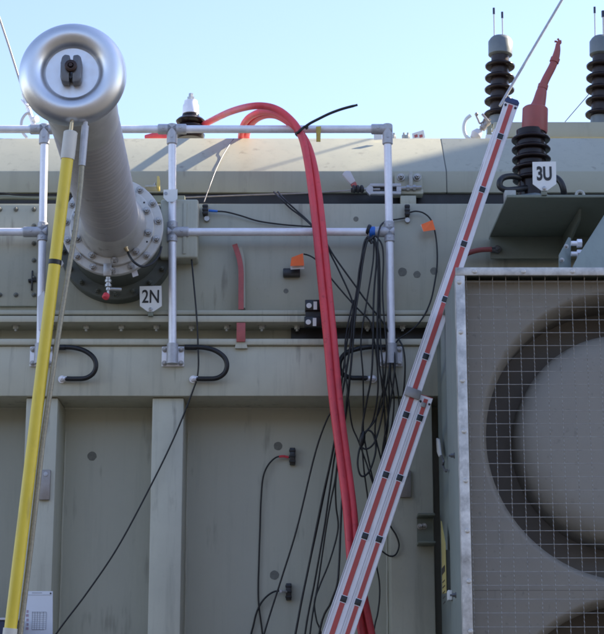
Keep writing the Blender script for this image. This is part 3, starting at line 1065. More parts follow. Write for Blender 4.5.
tie = thing('cable_tie', at(303, 131, -0.1), 'black tie holding the red cables with its tail sticking out', 'cable tie')
bm = newbm()
for sh in (0.0,):
    pts = [at(296.2, 133, -0.12), at(298, 132.6, -0.142), at(302, 129, -0.145), at(305.6, 126.5, -0.13), at(307, 127.5, -0.08), at(303, 132.5, -0.03), at(298, 135.5, -0.04), at(296.2, 134, -0.10)]
    tube(bm, pts, 0.0075, 8, 6)
part('loop', bm, 'black_rubber', tie)
bm = newbm()
tube(bm, [at(304.5, 127.3, -0.145), at(310, 123.5, -0.15), at(318, 119.3, -0.15), at(330, 113.5, -0.15), at(343, 108.8, -0.15), at(357.5, 105, -0.15)], lambda t_: 0.0072 if t_ < 0.95 else 0.006, 10, 6)
part('tail', bm, 'black_rubber', tie)
bm = newbm()
tube(bm, [at(233.5, 139, 0.72), at(228, 147, 0.62), at(222, 157, 0.55), at(215, 172, 0.40), at(209, 188, 0.30), at(204, 202, 0.10)], 0.0030, 8, 5)
solo('grey_wire', bm, 'grey_cast', 'thin grey wire slanting down the duct left of the red cables', 'wire')

# ------------------------------------------------------------------ sensors on the cover and the wall
def sensor(x, y, Y, w_, h_, label, dep=0.035, tilt=0.0, name='clip_sensor', group='black sensors stuck to the tank', ribs=True):
    c = at(x, y, Y)
    k_ = pxm(y, Y)
    s_ = thing(name, c, label, 'sensor', group)
    bm_ = newbm()
    box(bm_, c.x - w_ / 2 * k_, c.x + w_ / 2 * k_, Y - dep, Y - 0.0005, c.z - h_ / 2 * k_, c.z + h_ / 2 * k_, 0.004)
    part('housing', bm_, 'black_plastic', s_)
    if ribs:
        bm_ = newbm()
        for q_ in (-0.32, 0.0, 0.32):
            zc_ = c.z + q_ * h_ * k_
            box(bm_, c.x - (w_ / 2 + .5) * k_, c.x + (w_ / 2 + .3) * k_, Y - dep - 0.004, Y - dep + 0.006, zc_ - 0.006, zc_ + 0.006, 0.002)
        part('rib', bm_, 'black_rubber', s_)
    return s_


def wire(pts, r, label, group=None, cat='cable', m='black_rubber', sub=7):
    bm_ = newbm()
    tube(bm_, [at(*p) for p in pts], r * (0.82 if r < 0.007 else 1), 12, sub)
    return solo('cable', bm_, m, label, cat, group)


s1 = sensor(292.5, 457, YW, 5.6, 17, 'black magnetic sensor on the wall, upper of the two, below belt beam')
wire([(289.5, 457.3, YW - 0.025), (282, 456.2, YW - 0.030), (275, 458, YW - 0.030), (267.5, 466, YW - 0.030), (263, 478, YW - 0.025), (261, 500, YW - 0.020), (260, 530, YW - 0.015), (259, 560, YW - 0.015), (258.5, 600, YW - 0.015), (263, 640, YW - 0.015), (268, 720, YW - 0.015), (265, 860, YW - 0.040)], 0.0052, 'black cable looping from the upper wall sensor down the wall')
bm = newbm()
tube(bm, [at(288.5, 457.2, YW - 0.025), at(283.5, 456.2, YW - 0.030), at(279, 456.6, YW - 0.030)], 0.0068, 8, 5)
part('red_sleeve', bm, 'red_cable', s1)
s2 = sensor(288.7, 592, YW, 5.6, 16.5, 'black magnetic sensor on the wall, lower of the two, near bottom edge')
wire([(285.5, 591.8, YW - 0.025), (281, 590.8, YW - 0.030), (273, 592, YW - 0.030), (264, 599, YW - 0.030), (257.5, 610, YW - 0.025), (253.5, 625, YW - 0.020), (250, 645, YW - 0.015), (246, 720, YW - 0.015), (246, 860, YW - 0.040)], 0.0058, 'black cable curving down from the lower wall sensor')
bm = newbm()
cyl(bm, at(286.5, 591.8, YW - 0.025), at(280.5, 591, 0.152), 0.0072, None, 8)
part('grey_sleeve', bm, 'pole_plastic', s2)

s3 = sensor(205.6, 211.5, 0.08, 5.0, 11.5, 'black sensor with blue plug stuck to the cover left of red cables')
bm = newbm()
lathe(bm, at(207, 219.5, 0.079), (0, -1, 0), [(0, 0.015), (0.02, 0.014)], 14)
part('magnet', bm, 'bolt_steel', s3)
bm = newbm()
cyl(bm, at(208.5, 210.6, 0.045), at(217.5, 211.4, 0.05), 0.0075, 0.006, 10)
part('plug', bm, 'blue_tape', s3)
wire([(216, 211.3, 0.05), (226, 212, 0.05), (240, 215.5, 0.055), (258, 221, 0.06), (280, 224.3, 0.06), (300, 226, 0.05), (320, 227, 0.0)], 0.0052, 'black cable from blue plug running right behind the red cables')
s4 = sensor(407, 212, 0.08, 4.6, 12, 'black sensor under the anchor bracket right of the right post')
bm = newbm()
lathe(bm, at(407.3, 221, 0.079), (0, -1, 0), [(0, 0.014), (0.02, 0.013)], 14)
part('magnet', bm, 'bolt_steel', s4)
wire([(409.5, 212.5, 0.05), (416, 211.3, 0.045), (424, 213.3, 0.045), (431, 220, 0.045), (435, 232, 0.045), (437, 248, 0.045), (437, 266, 0.04), (434.5, 284, 0.03), (431, 300, 0.0), (425, 314, -0.04), (417, 325, -0.045), (407, 333.5, -0.045), (398, 340, -0.04), (392, 352, -0.06), (389, 375, -0.08), (389, 405, -0.04), (386, 440, -0.01), (379, 475, 0.0)], 0.0052, 'black cable looping down past the orange tag to the right post')
wire([(405, 218, 0.06), (396, 219.5, 0.06), (388, 220.5, 0.05), (381, 225, -0.02), (378.5, 235, -0.09), (377.5, 250, -0.07), (378.5, 290, -0.06), (378, 330, -0.07), (379, 360, -0.08), (383, 395, -0.05), (385, 430, -0.02), (381, 468, 0.0)], 0.0050, 'black cable from the right sensor bending over the middle rail end')
s5 = sensor(291.6, 274, 0.08, 17, 8, 'flat black sensor block beneath the left orange tag', dep=0.04, ribs=False)


def flag(pts, Y, wh, label):
    f_ = thing('orange_tag', at(pts[0][0], pts[2][1], Y), label, 'tag', 'orange tags on sensor cables')
    bm_ = newbm()
    prism(bm_, [at(x, y, Y - 0.01 * i) for i, (x, y) in enumerate(pts)], (0, 0.002, 0))
    part('tape', bm_, 'orange_tape', f_)
    if wh:
        bm_ = newbm()
        prism(bm_, [at(x, y, Y - 0.005) for x, y in wh], (0, 0.002, 0))
        part('white_edge', bm_, 'white_plastic', f_)


flag([(291.5, 257.5), (303, 253.2), (304.2, 265.5), (290.3, 266)], 0.0, [(290.3, 266.2), (304.2, 265.7), (304.3, 268.8), (290.6, 269.5)], 'orange tape tag with white lower edge left of the red cables')
flag([(421, 224.6), (432.5, 220), (435.4, 229.8), (423.5, 231.5)], 0.03, [(420.6, 224.9), (421.1, 224.5), (423.6, 231.6), (422.8, 231.6)], 'orange tape tag right of the right railing post')
wire([(303.5, 254, 0.0), (309, 255.5, 0.0), (315, 259, -0.06), (322, 266, -0.08)], 0.005, 'short black cable from the left orange tag to the red cables')

blk = thing('terminal_block', at(313, 327, -0.05), 'two stacked black blocks with white dots behind red cables', 'terminal block')
for y0, y1, x0, x1 in ((300.3, 311, 305, 321), (317, 327.2, 304.3, 322)):
    bm = newbm()
    a, b = at(x0, y1, -0.06), at(x1, y0, -0.06)
    box(bm, a.x, b.x, -0.075, -0.031 if y0 > 312 else 0.0, a.z, b.z, 0.004)
    hb = part('block', bm, 'black_plastic', blk)
    ym = (y0 + y1) / 2
    bm = newbm()
    lathe(bm, at(x0 + 4, ym, -0.0755), (0, -1, 0), [(0, 0.0135), (0.003, 0.0135)], 18)
    part('white_dot', bm, 'white_plastic', hb)
    bm = newbm()
    a, b = at(x0 + 8.5, ym + 4, -0.0755), at(x0 + 12, ym - 4, -0.0755)
    box(bm, a.x, b.x, -0.0785, -0.0755, a.z, b.z)
    part('white_bar', bm, 'white_plastic', hb)
bm = newbm()
a, b = at(305.5, 317.3, -0.05), at(321, 310.8, -0.05)
box(bm, a.x, b.x, -0.058, -0.031, a.z, b.z)
part('link', bm, 'black_rubber', blk)

# ------------------------------------------------------------------ hanging black cables
G1 = 'black cables hanging from the middle rail'
tape = thing('taped_knot', at(373, 240, -0.05), 'blue and black tape knot holding cables on the middle rail', 'tape')
bm = newbm()
p = at(369, 232, Yr)
lathe(bm, p, (1, 0, 0), [(0, 0.0225), (0.003, 0.028), (0.030, 0.029), (0.035, 0.0225)], 18)
part('blue_wrap', bm, 'blue_tape', tape)
bm = newbm()
lathe(bm, at(366.5, 229.5, Yr), (1, 0, -0.35), [(0, 0.024), (0.003, 0.0305), (0.016, 0.0305), (0.02, 0.024)], 18)
tube(bm, [at(367, 237, -0.085), at(370.5, 240.5, -0.09), at(372, 243.5, -0.09)], 0.009, 8, 4)
tube(bm, [at(374, 236, -0.085), at(371, 239, -0.095), at(368.5, 241, -0.09)], 0.008, 8, 4)
part('black_tie', bm, 'black_rubber', tape)
W = [
    # taped bundle, left pair
    ([(370, 237, -0.085), (365, 241, -0.085), (361, 262, -0.08), (357.5, 287, -0.08), (353, 315, -0.085), (350.8, 342, -0.085), (346, 372, -0.085), (341, 400, -0.06), (336, 432, -0.02), (330.5, 462, 0.02), (322, 500, 0.06), (310, 560, 0.09), (298, 620, 0.1), (286, 700, 0.1), (275, 880, 0.06)], 0.0068, 'thick black cable dropping from the tape knot and leaning left'),
    ([(371, 238, -0.09), (366.6, 243, -0.095), (362.4, 264, -0.09), (359, 289, -0.09), (354.6, 317, -0.095), (353, 342, -0.095), (350, 375, -0.095), (346, 405, -0.06), (344, 440, -0.03), (346, 470, -0.02), (342, 500, -0.02), (340.5, 530, -0.02), (339, 565, -0.02), (337, 585, -0.02), (331, 602, 0.0), (318, 640, 0.04), (300, 800, 0.05)], 0.0068, 'thick black cable dropping from the tape knot behind the red cables'),
    # right pair
    ([(373.5, 238, -0.085), (376, 248, -0.085), (376.5, 262, -0.08), (374.5, 285, -0.08), (373.5, 305, -0.085), (373, 340, -0.09), (371.5, 375, -0.085), (367, 400, -0.06), (362.5, 425, -0.03), (362, 440, -0.03), (358.8, 452, -0.03), (357.6, 464, -0.03), (359.8, 474, -0.03), (364, 476, -0.03), (370, 470, -0.03), (375, 455, -0.03), (375.6, 444, -0.03), (372.5, 433, -0.03), (367, 430.5, -0.03), (362.5, 437, -0.03)], 0.0060, 'black cable hanging right of the knot and ending in a double loop'),
    ([(374.5, 238, -0.09), (378.5, 252, -0.09), (379.8, 272, -0.085), (380, 305, -0.09), (380.5, 340, -0.09), (383, 370, -0.09), (384, 400, -0.06), (380, 425, -0.03), (374, 443, -0.03), (366, 449, -0.03), (360.5, 444, -0.03), (366, 432, -0.03), (375, 420, -0.03), (383, 400, -0.04), (388, 378, -0.05), (391, 356, -0.04)], 0.0056, 'black cable hanging straight then curling under the belt beam'),
    ([(383, 223, -0.06), (379.5, 229, -0.085), (377.8, 244, -0.1), (378, 290, -0.1), (377, 340, -0.1), (380, 372, -0.1), (386, 395, -0.07), (388, 425, -0.03), (383, 452, -0.01), (378, 480, 0.0)], 0.0050, 'thin black cable hooked over the middle rail by the right post'),
    # from under the duct, crossing behind the red cables
    ([(274, 192, 0.20), (280, 198, 0.06), (290, 208, 0.05), (302, 217, 0.04), (313, 227, 0.0), (325, 241, -0.03), (334, 256, -0.04), (354, 284, -0.05), (369.6, 305.5, -0.06), (382, 321, -0.06), (390, 335, -0.06), (394, 350, -0.07), (394.5, 372, -0.08), (390, 405, -0.05), (384, 440, -0.02), (380, 470, 0.02)], 0.0056, 'black cable slanting from the duct gap down to the right post foot'),
    ([(278, 192, 0.20), (285, 200, 0.06), (297, 211, 0.05), (310, 223, 0.02), (325, 242, -0.02), (331, 255, -0.03), (340, 273, -0.04), (352.7, 303, -0.05), (351, 322, -0.055), (347, 342, -0.06), (343, 372, -0.07), (338, 400, -0.03), (326.7, 420, 0.03), (314.7, 455, 0.08), (297, 528, 0.12), (281, 580, 0.14), (264, 634, 0.15), (240, 720, 0.16), (225, 860, 0.14)], 0.0056, 'long thin black cable running far left down the wall'),
    ([(322, 266, -0.04), (329, 275.7, -0.04), (340, 289, -0.05), (352.7, 303.5, -0.06), (361, 312, -0.065), (369.6, 321, -0.065), (373, 335, -0.07), (376, 352, -0.08), (378, 380, -0.07), (377, 400, -0.05), (373, 420, -0.02), (368, 430, -0.01)], 0.0052, 'black cable crossing low behind the red cables toward the post'),
    ([(376, 236, -0.085), (382, 245, -0.09), (383.5, 262, -0.085), (382.5, 290, -0.085), (384.5, 325, -0.09), (386.5, 350, -0.1), (384, 385, -0.07), (378, 410, -0.04), (375, 432, -0.02), (380, 455, -0.02), (384, 470, -0.01)], 0.0052, 'black cable hanging close along the left side of the right post'),
    ([(398, 338, -0.05), (403, 348, -0.08), (405, 365, -0.08), (403.5, 392, -0.05), (398, 420, -0.02), (391, 445, 0.0), (386, 462, 0.0)], 0.0058, 'black cable curving out past the right edge of the right post foot'),
    ([(391, 352, -0.07), (390.5, 378, -0.07), (394, 398, -0.05), (392, 424, -0.02), (386, 448, -0.01), (380, 468, 0.0), (374, 492, 0.01), (372, 515, 0.02)], 0.0048, 'black cable coming from beneath the right post foot toward the ladder'),
    # lower bundle fanning out behind the red cables
    ([(327.5, 300, -0.09), (332.0, 345, -0.09), (336.0, 390, -0.07), (337.0, 428, -0.02), (333, 452, 0.06), (325, 490, 0.09), (317, 529, 0.11), (306, 580, 0.13), (295, 634, 0.14), (280, 720, 0.15), (270, 860, 0.13)], 0.0050, 'black cable fanning down left of the red cables, second from left'),
    ([(329.0, 300, -0.09), (333.5, 345, -0.09), (337.5, 390, -0.07), (338.5, 428, -0.02), (334, 460, 0.06), (329, 495, 0.09), (324, 529, 0.11), (315, 580, 0.13), (305, 634, 0.14), (296, 720, 0.15), (290, 860, 0.13)], 0.0058, 'black cable fanning down left of the red cables, third from left'),
    ([(330.5, 300, -0.09), (335.0, 345, -0.09), (339.0, 390, -0.07), (340.0, 428, -0.02), (336, 474, 0.05), (331, 500, 0.08), (326, 529, 0.1), (318.5, 580, 0.12), (310, 634, 0.13), (304, 720, 0.14), (300, 860, 0.12)], 0.0052, 'black cable fanning down left of the red cables, fourth from left'),
    ([(367, 241, -0.09), (359.5, 268, -0.085), (356, 310, -0.085), (351.5, 360, -0.085), (348, 400, -0.05), (342, 440, 0.02), (336, 478, 0.05), (336, 505, 0.08), (338, 529, 0.1), (330, 560, 0.11), (320, 585, 0.12), (314.5, 602, 0.12), (316.5, 620, 0.12), (322, 640, 0.12), (330, 720, 0.12), (330, 860, 0.12)], 0.0052, 'black cable bulging left before reappearing beside the ladder foot'),
    ([(353.5, 300, -0.075), (346, 335, -0.085), (345, 362, -0.085), (348, 395, -0.08), (352, 425, -0.03), (358, 440, -0.02), (366, 462, -0.02), (372.5, 482, -0.02), (382, 505, 0.0), (390, 525, 0.02), (396, 535, 0.02), (399, 545, 0.02), (396, 554, 0.02), (390, 556, 0.02), (382, 551, 0.02), (378, 545, 0.02), (372, 540, 0.02)], 0.0050, 'black cable looping out on the right side of the ladder'),
    ([(362, 446, -0.03), (364, 470, -0.02), (368, 500, 0.0), (372, 540, 0.02), (376.5, 566, 0.02), (379.3, 582, 0.02), (379.5, 598, 0.02), (377.5, 614, 0.02), (374, 630, 0.02), (368, 680, 0.03), (366, 860, 0.05)], 0.0050, 'black cable bowing out low on the right side of the ladder'),
    ([(391, 345, -0.03), (393, 363, -0.06), (397, 385, -0.05), (399, 410, -0.03), (394, 440, 0.0), (387, 470, 0.01)], 0.0048, 'black cable hanging between the right post foot and ladder'),
    ([(374, 239, -0.085), (373, 262, -0.08), (367, 300, -0.08), (361, 340, -0.08), (363, 375, -0.07), (363.5, 410, -0.03), (364, 436, -0.02), (373, 480, -0.01), (378, 500, 0.0)], 0.0050, 'black cable dropping straight through the small knot under the beam'),
]
for pts, r, lab in W:
    wire(pts, r, lab, G1)
bm = newbm()
lathe(bm, at(363.5, 431, -0.03), (at(361, 447, -0.03) - at(363.5, 431, -0.03)), [(0, 0.006), (0.012, 0.013), (0.04, 0.016), (0.07, 0.012), (0.08, 0.006)], 12)
solo('cable_knot', bm, 'black_rubber', 'small black knot gathering the looped cables below the beam', 'knot')
wire([(191.5, 259, -0.02), (193, 275, -0.03), (196.5, 315, -0.045), (198, 345, -0.04), (198, 372, -0.03), (192, 393, -0.01), (173, 440, 0.0), (147, 493, 0.0), (116.6, 549, 0.0), (86, 594, 0.0), (56, 634, 0.0), (20, 690, 0.0), (-20, 780, 0.0)], 0.0052, 'single black cable from the terminal box slanting down to lower left')

# ------------------------------------------------------------------ ladder
lad = thing('extension_ladder', at(330, 720, -0.6), 'aluminium two section ladder with red striped rails leaning at the right', 'ladder')
Yt_, Yb_ = -0.42, -0.72
LAD_A = -0.035
top_c, bot_c = at(511.6, 103.0, Yt_), at(331.8, 634, Yb_)
D = (bot_c - top_c)
Lv = D.length
D.normalize()
ground_len = Lv + (bot_c.z - 0.03) / -D.z
Rr = Vector((LAD_A, 1.0, 0.0))
Rr = (Rr - D * Rr.dot(D)).normalized()
S = D.cross(Rr).normalized()           # across the rail's face
if S.x < 0:
    S = -S
HW = 0.0355


def rail_profile(bm, p0, p1, off, hw, depth, flip=1):
    # channel: web towards the viewer with two flanges going back
    prof = [(-hw, 0), (hw, 0), (hw, depth), (hw - 0.004, depth), (hw - 0.004, 0.004), (-hw + 0.004, 0.004), (-hw + 0.004, depth), (-hw, depth)]
    prism(bm, [p0 + S * (off + a) + Rr * b * flip for a, b in prof], p1 - p0)


def section(start, end, off, nm, depth_off, rungs, hw=HW, back=0.36):
    """one ladder section: two rails, rungs, stripes"""
    o0 = top_c + D * start + Rr * depth_off
    o1 = top_c + D * end + Rr * depth_off
    for j, flip in ((0, 1), (1, -1)):
        sh = Rr * back * j
        bm_ = newbm()
        rail_profile(bm_, o0 + sh, o1 + sh, off, hw, 0.028, flip)
        rl = part('side_rail', bm_, 'ladder_aluminium', lad)
        bm_ = newbm()
        pr = [o0 + sh + S * (off - hw * 0.33) + D * 0.012, o0 + sh + S * (off + hw * 0.33) + D * 0.012]
        prism(bm_, [pr[0], pr[1], pr[1] + (o1 - o0) * 0.99, pr[0] + (o1 - o0) * 0.99], Rr * -0.0015 * flip)
        part('red_stripe', bm_, 'red_stripe', rl)
        bm_ = newbm()
        for e_ in (-1, 1):          # shallow raised ribs along both edges of the face
            a_ = off + e_ * (hw - 0.004)
            prism(bm_, [o0 + sh + S * (a_ - 0.003), o0 + sh + S * (a_ + 0.003), o1 + sh + S * (a_ + 0.003), o1 + sh + S * (a_ - 0.003)], Rr * -0.0025 * flip)
        part('edge_rib', bm_, 'ladder_aluminium', rl)
    first = cap0 = None
    for s_ in rungs:
        c = top_c + D * s_ + Rr * depth_off + S * off
        if first is None:
            bm_ = newbm()
            q_ = 0.0155
            prism(bm_, [c + D * a + S * b + Rr * 0.004 for a, b in ((-q_, -q_), (-q_, q_), (q_, q_), (q_, -q_))], Rr * (back - 0.008), 0.003)
            first = part('rung', bm_, 'ladder_aluminium', lad)
            off_r = wloc(first) - c
            bm_ = newbm()
            q_ = 0.0145
            prism(bm_, [c + D * a + S * b + Rr * -0.0055 for a, b in ((-q_, -q_), (-q_, q_), (q_, q_), (q_, -q_))], Rr * 0.003, 0.001)
            cap0 = part('end_plug', bm_, 'black_plastic', first)
            bm_ = newbm()
            q2 = 0.0178
            prism(bm_, [c + D * a + S * b + Rr * -0.0025 for a, b in ((-q2, -q2), (-q2, q2), (q2, q2), (q2, -q2))], Rr * 0.0012)
            part('rung_collar', bm_, 'galvanised_steel', first)
        else:
            dup(first, c + off_r, lad)


def along(y):          # distance along the ladder axis for a photo height
    lo, hi = 0.0, ground_len
    for _ in range(50):
        m_ = (lo + hi) / 2
        v = top_c + D * m_ - cam.location
        yy = 317 - FPX * v.dot(CU) / v.dot(CF)
        if yy < y:
            lo = m_
        else:
            hi = m_
    return lo


s0 = along(136.7)
pitch = (along(599) - s0) / 8.0
r1 = [s0 + pitch * i for i in range(0, int((ground_len - s0) / pitch))]
section(0.0, ground_len, 0.0, 'fly', 0.0, r1)
HW2 = 0.030
OFF2 = HW + HW2 + 0.0008
s_top2 = along(396)
sr = s0 + pitch * 5 + 0.0
r2 = [sr + pitch * i for i in range(0, int((ground_len - sr) / pitch))]
section(s_top2 - 0.02, ground_len, OFF2, 'base', 0.0, [x - 0.008 for x in r2], HW2)
bm = newbm()
q = top_c
prism(bm, [q + S * a + D * b - Rr * 0.006 for a, b in ((-HW - 0.002, 0.006), (-HW - 0.002, -0.012), (-HW + 0.01, -0.024), (HW - 0.01, -0.024), (HW + 0.002, -0.012), (HW + 0.002, 0.006))], Rr * 0.04, 0.003)
part('end_cap', bm, 'blue_plastic', lad)
bm = newbm()
for a in (-0.026, 0.026):
    lathe(bm, q + S * a + D * 0.022 - Rr * 0.0026, -Rr, [(0, 0.007), (0.003, 0.006)], 12)
    lathe(bm, q + S * (OFF2 + a * 0.85) + D * (s_top2 + 0.012) - Rr * 0.0026, -Rr, [(0, 0.006), (0.003, 0.005)], 12)
part('rivet', bm, 'ink', lad)
bm = newbm()
c = top_c + D * (s_top2 - 0.01)
prism(bm, [c + S * a + D * b - Rr * 0.004 for a, b in ((-HW - 0.004, -0.025), (HW - 0.002, -0.025), (HW - 0.002, 0.022), (-HW - 0.004, 0.022))], Rr * -0.012, 0.004)
part('guide_bracket', bm, 'plate_metal', lad)
bm = newbm()
prism(bm, [c + S * (OFF2 + a) + D * b for a, b in ((-HW2, -0.014), (HW2, -0.014), (HW2, -0.0102), (-HW2, -0.0102))], Rr * 0.03, 0.001)
part('section_cap', bm, 'red_stripe', lad)
bm = newbm()
c2 = top_c + D * (s_top2 + 0.025) + S * (OFF2 - 0.004)
prism(bm, [c2 + S * a + D * b - Rr * 0.0022 for a, b in ((-0.011, -0.012), (0.011, -0.012), (0.011, 0.012), (-0.011, 0.012))], Rr * -0.006, 0.002)
part('latch', bm, 'plate_metal', lad)
for o_ in (0.0, OFF2):
    for b_ in (0, 0.36):
        bm = newbm()
        c = top_c + D * (ground_len - 0.02) + S * o_ + Rr * b_
        box(bm, c.x - 0.04, c.x + 0.04, c.y - 0.01, c.y + 0.03, 0.0, 0.06, 0.006)
        part('foot', bm, 'black_rubber', lad)

# ------------------------------------------------------------------ right hand side: beam, insulators
beam = thing('support_beam', at(560, 137, 1.3), 'grey steel beam carrying the tall dark insulators', 'beam')
bm = newbm()
zb, ztp = zat(137.0, 1.3), zat(122, 1.3)
xb0 = xat(494, 130, 1.3)
box(bm, xb0, 3.2, 1.3, 1.318, zb, ztp, 0.003)
box(bm, xb0, 3.2, 1.3185, 1.45, ztp - 0.014, ztp, 0.003)
box(bm, xb0, 3.2, 1.3185, 1.45, zb, zb + 0.014, 0.003)
part('channel', bm, 'duct_paint', beam)
bm = newbm()
for x in (0.8, 2.6):
    box(bm, x + 0.45, x + 0.60, 1.32, 1.44, zl2 + 0.02, zb - 0.0005, 0.003)
part('leg', bm, 'duct_paint', beam)


def tall_insulator(px_, label, rods):
    Y = 1.38
    b_ = at(px_ - 1.8, 121, Y)
    b_.z = ztp + 0.0005
    k_ = pxm(80, Y)
    ax = (at(px_ + 0.3, 40, Y) - at(px_ - 1.5, 118, Y)).normalized()
    zlen = (at(px_, 35, Y) - at(px_, 122, Y)).length
    u_ = zlen / 87.0
    t_ = thing('post_insulator', b_, label, 'insulator', 'tall dark post insulators on the grey beam')
    bm_ = newbm()
    lathe(bm_, b_, ax, [(0, 9.5 * k_), (9 * u_, 9.5 * k_), (10 * u_, 8.5 * k_)], 32)
    part('base', bm_, 'grey_cap', t_)
    bm_ = newbm()
    lathe(bm_, b_, ax, [(9.5 * u_, 9.0 * k_), (72 * u_, 9.0 * k_)], 32)
    part('core', bm_, 'porcelain_core', t_)
    for y in (110, 97, 85.3, 73.6, 61.8):
        h_ = (122 - y) * u_
        bm_ = newbm()
        lathe(bm_, b_ + ax * h_, ax, [(-2.6 * u_, 9.2 * k_), (-2.2 * u_, 11 * k_), (-2.4 * u_, 13.6 * k_), (-1.6 * u_, 14.8 * k_), (-0.1 * u_, 15.0 * k_), (1.0 * u_, 14.0 * k_), (1.9 * u_, 11 * k_), (3.0 * u_, 9.2 * k_)], 40)
        part('shed', bm_, 'porcelain', t_, ang=60)
    bm_ = newbm()
    lathe(bm_, b_, ax, [(69.5 * u_, 9.5 * k_), (71 * u_, 12 * k_), (84 * u_, 12.4 * k_), (87 * u_, 10.5 * k_), (88.5 * u_, 9 * k_)], 36)
    part('cap', bm_, 'grey_cap', t_)
    for rx, ry, th_ in rods:
        p0_ = at(rx + 0.5, 36, Y)
        p1_ = at(rx, ry, Y)
        bm_ = newbm()
        cyl(bm_, p0_, p1_, 0.0042 * th_, None, 8)
        rd = part('rod', bm_, 'pole_plastic', t_)
        bm_ = newbm()
        d_ = (p1_ - p0_).normalized()
        cyl(bm_, p1_ - d_ * 0.035, p1_ + d_ * 0.006, 0.0072 * th_, None, 8)
        part('rod_tip', bm_, 'navy_case', rd)


tall_insulator(500.3, 'tall dark ribbed insulator behind the top of the ladder', ((493.8, 9, 1), (502.2, 13, 1)))
tall_insulator(601.5, 'tall dark ribbed insulator cut by the right edge of view', ((594.6, 8, 1), (603.2, 12, 1.6)))

wire([(640, -132, 1.35), (562, 0, 1.25), (515, 80, 1.15), (500, 106, 1.1)], 0.0085, 'thick grey stay wire slanting down to the insulator by the ladder', None, 'wire', 'fitting_steel', 3)
wire([(640, 28, 1.5), (604, 76, 1.5), (565, 122, 1.5)], 0.0035, 'hair thin wire slanting between the two tall insulators', None, 'wire', 'plate_metal')
# stay wire and shackles by the corona ring
stay = thing('stay_wire', at(36, 134, 0.85), 'thin steel stay wire with turnbuckle rising left of the shiny ring', 'wire')
bm = newbm()
tube(bm, [at(-40, -92, 0.9), at(0, 20, 0.9), at(20, 82, 0.87), at(24, 96, 0.86)], 0.0062, 8, 3)
part('rope', bm, 'plate_metal', stay)
bm = newbm()
cyl(bm, at(23, 94, 0.86), at(28, 108, 0.86), 0.011, None, 10)
tube(bm, [at(21.5, 100, 0.86), at(27, 106, 0.84), at(29.5, 104, 0.84), at(25, 97, 0.86)], 0.005, 6, 4)
cyl(bm, at(28, 107, 0.86), at(36, 133, 0.85), 0.015, 0.012, 10)
cyl(bm, at(33, 120, 0.86), at(37, 119, 0.84), 0.02, None, 10)
part('turnbuckle', bm, 'galvanised_steel', stay)
bm = newbm()
tube(bm, [at(30, 112.5, 0.84), at(25.5, 114.5, 0.84), at(22, 120, 0.84), at(21.3, 127, 0.84), at(23, 133, 0.84), at(27, 138, 0.84)], 0.0085, 8, 5)
part('shackle', bm, 'pole_plastic', stay)

shk = thing('stay_shackle', at(480, 140, 0.86), 'pale curved shackle and fittings on the tank left of ladder top', 'shackle')
bm = newbm()
tube(bm, [at(470.5, 115.5, 0.86), at(466.5, 119, 0.86), at(464, 125, 0.86), at(464, 131, 0.86), at(466.3, 136.5, 0.86), at(470, 139.5, 0.86)], 0.0105, 10, 6)
part('hook', bm, 'white_plastic', shk)
bm = newbm()
tube(bm, [at(476.5, 116.5, 0.86), at(478, 119.5, 0.86), at(480, 123.5, 0.86), at(483, 122, 0.86), at(484.5, 119, 0.86)], 0.006, 8, 5)
lathe(bm, at(476.5, 114.5, 0.86), (0, 0, 1), [(-0.011, 0.006), (0, 0.012), (0.011, 0.006)], 12)
cyl(bm, at(474, 138, 0.86), at(490, 119, 0.86), 0.013, 0.009, 10)
lathe(bm, at(482, 129, 0.86), (at(490, 119, 0.86) - at(474, 138, 0.86)), [(0, 0.02), (0.02, 0.021), (0.022, 0.015), (0.05, 0.021), (0.06, 0.02)], 8)
tube(bm, [at(482.5, 114.5, 0.86), at(486, 118.5, 0.84), at(488, 122, 0.84), at(485, 127, 0.86)], 0.008, 8, 5)
part('pin', bm, 'plate_metal', shk)
bm = newbm()
lathe(bm, at(473, 138.5, 0.86), (0.5, 0, 0.6), [(0, 0.02), (0.03, 0.034), (0.06, 0.022)], 14)
part('eye_nut', bm, 'pole_plastic', shk)
bm = newbm()
box(bm, xat(487.5, 128, 0.95), xat(491.5, 128, 0.95), 0.95, 1.02, zat(138.5, 0.95), zat(124, 0.95), 0.003)
box(bm, xat(486.5, 128, 0.95), xat(496, 128, 0.95), 0.94, 1.02, zat(136, 0.95), zat(133.5, 0.95), 0.002)
part('bracket', bm, 'bracket_paint', shk)
bm = newbm()
a, b = at(486, 140, 0.80), at(505, 134.5, 0.80)
box(bm, a.x, b.x, 0.80, 0.85, a.z, b.z, 0.003)
part('spacer', bm, 'white_plastic', shk)

# card with red marks, and a white tag behind the railing elbow
card = thing('marked_card', at(418, 141, 0.8), 'white card with two red marks standing on the tank edge', 'card')
bm = newbm()
prism(bm, [at(412, 133.5, 0.80), at(423.5, 130, 0.80), at(425.2, 137.5, 0.80), at(420, 141.5, 0.80), at(413, 141.8, 0.80)], (0, 0.004, 0))
part('sheet', bm, 'white_plastic', card)
bm = newbm()
for x0 in (414.2, 419.2):
    prism(bm, [at(x0, 135.2, 0.799), at(x0 + 3.2, 134.4, 0.799), at(x0 + 3.6, 137, 0.799), at(x0 + 0.5, 137.8, 0.799)], (0, -0.0012, 0))
part('red_mark', bm, 'faded_red_paint', card)
bm = newbm()
prism(bm, [at(373.8, 133.5, 0.70), at(382, 134, 0.70), at(382, 139.5, 0.70), at(374, 140, 0.70)], (0, 0.004, 0))
solo('white_tag', bm, 'white_plastic', 'small white tag hanging behind the railing elbow', 'tag')

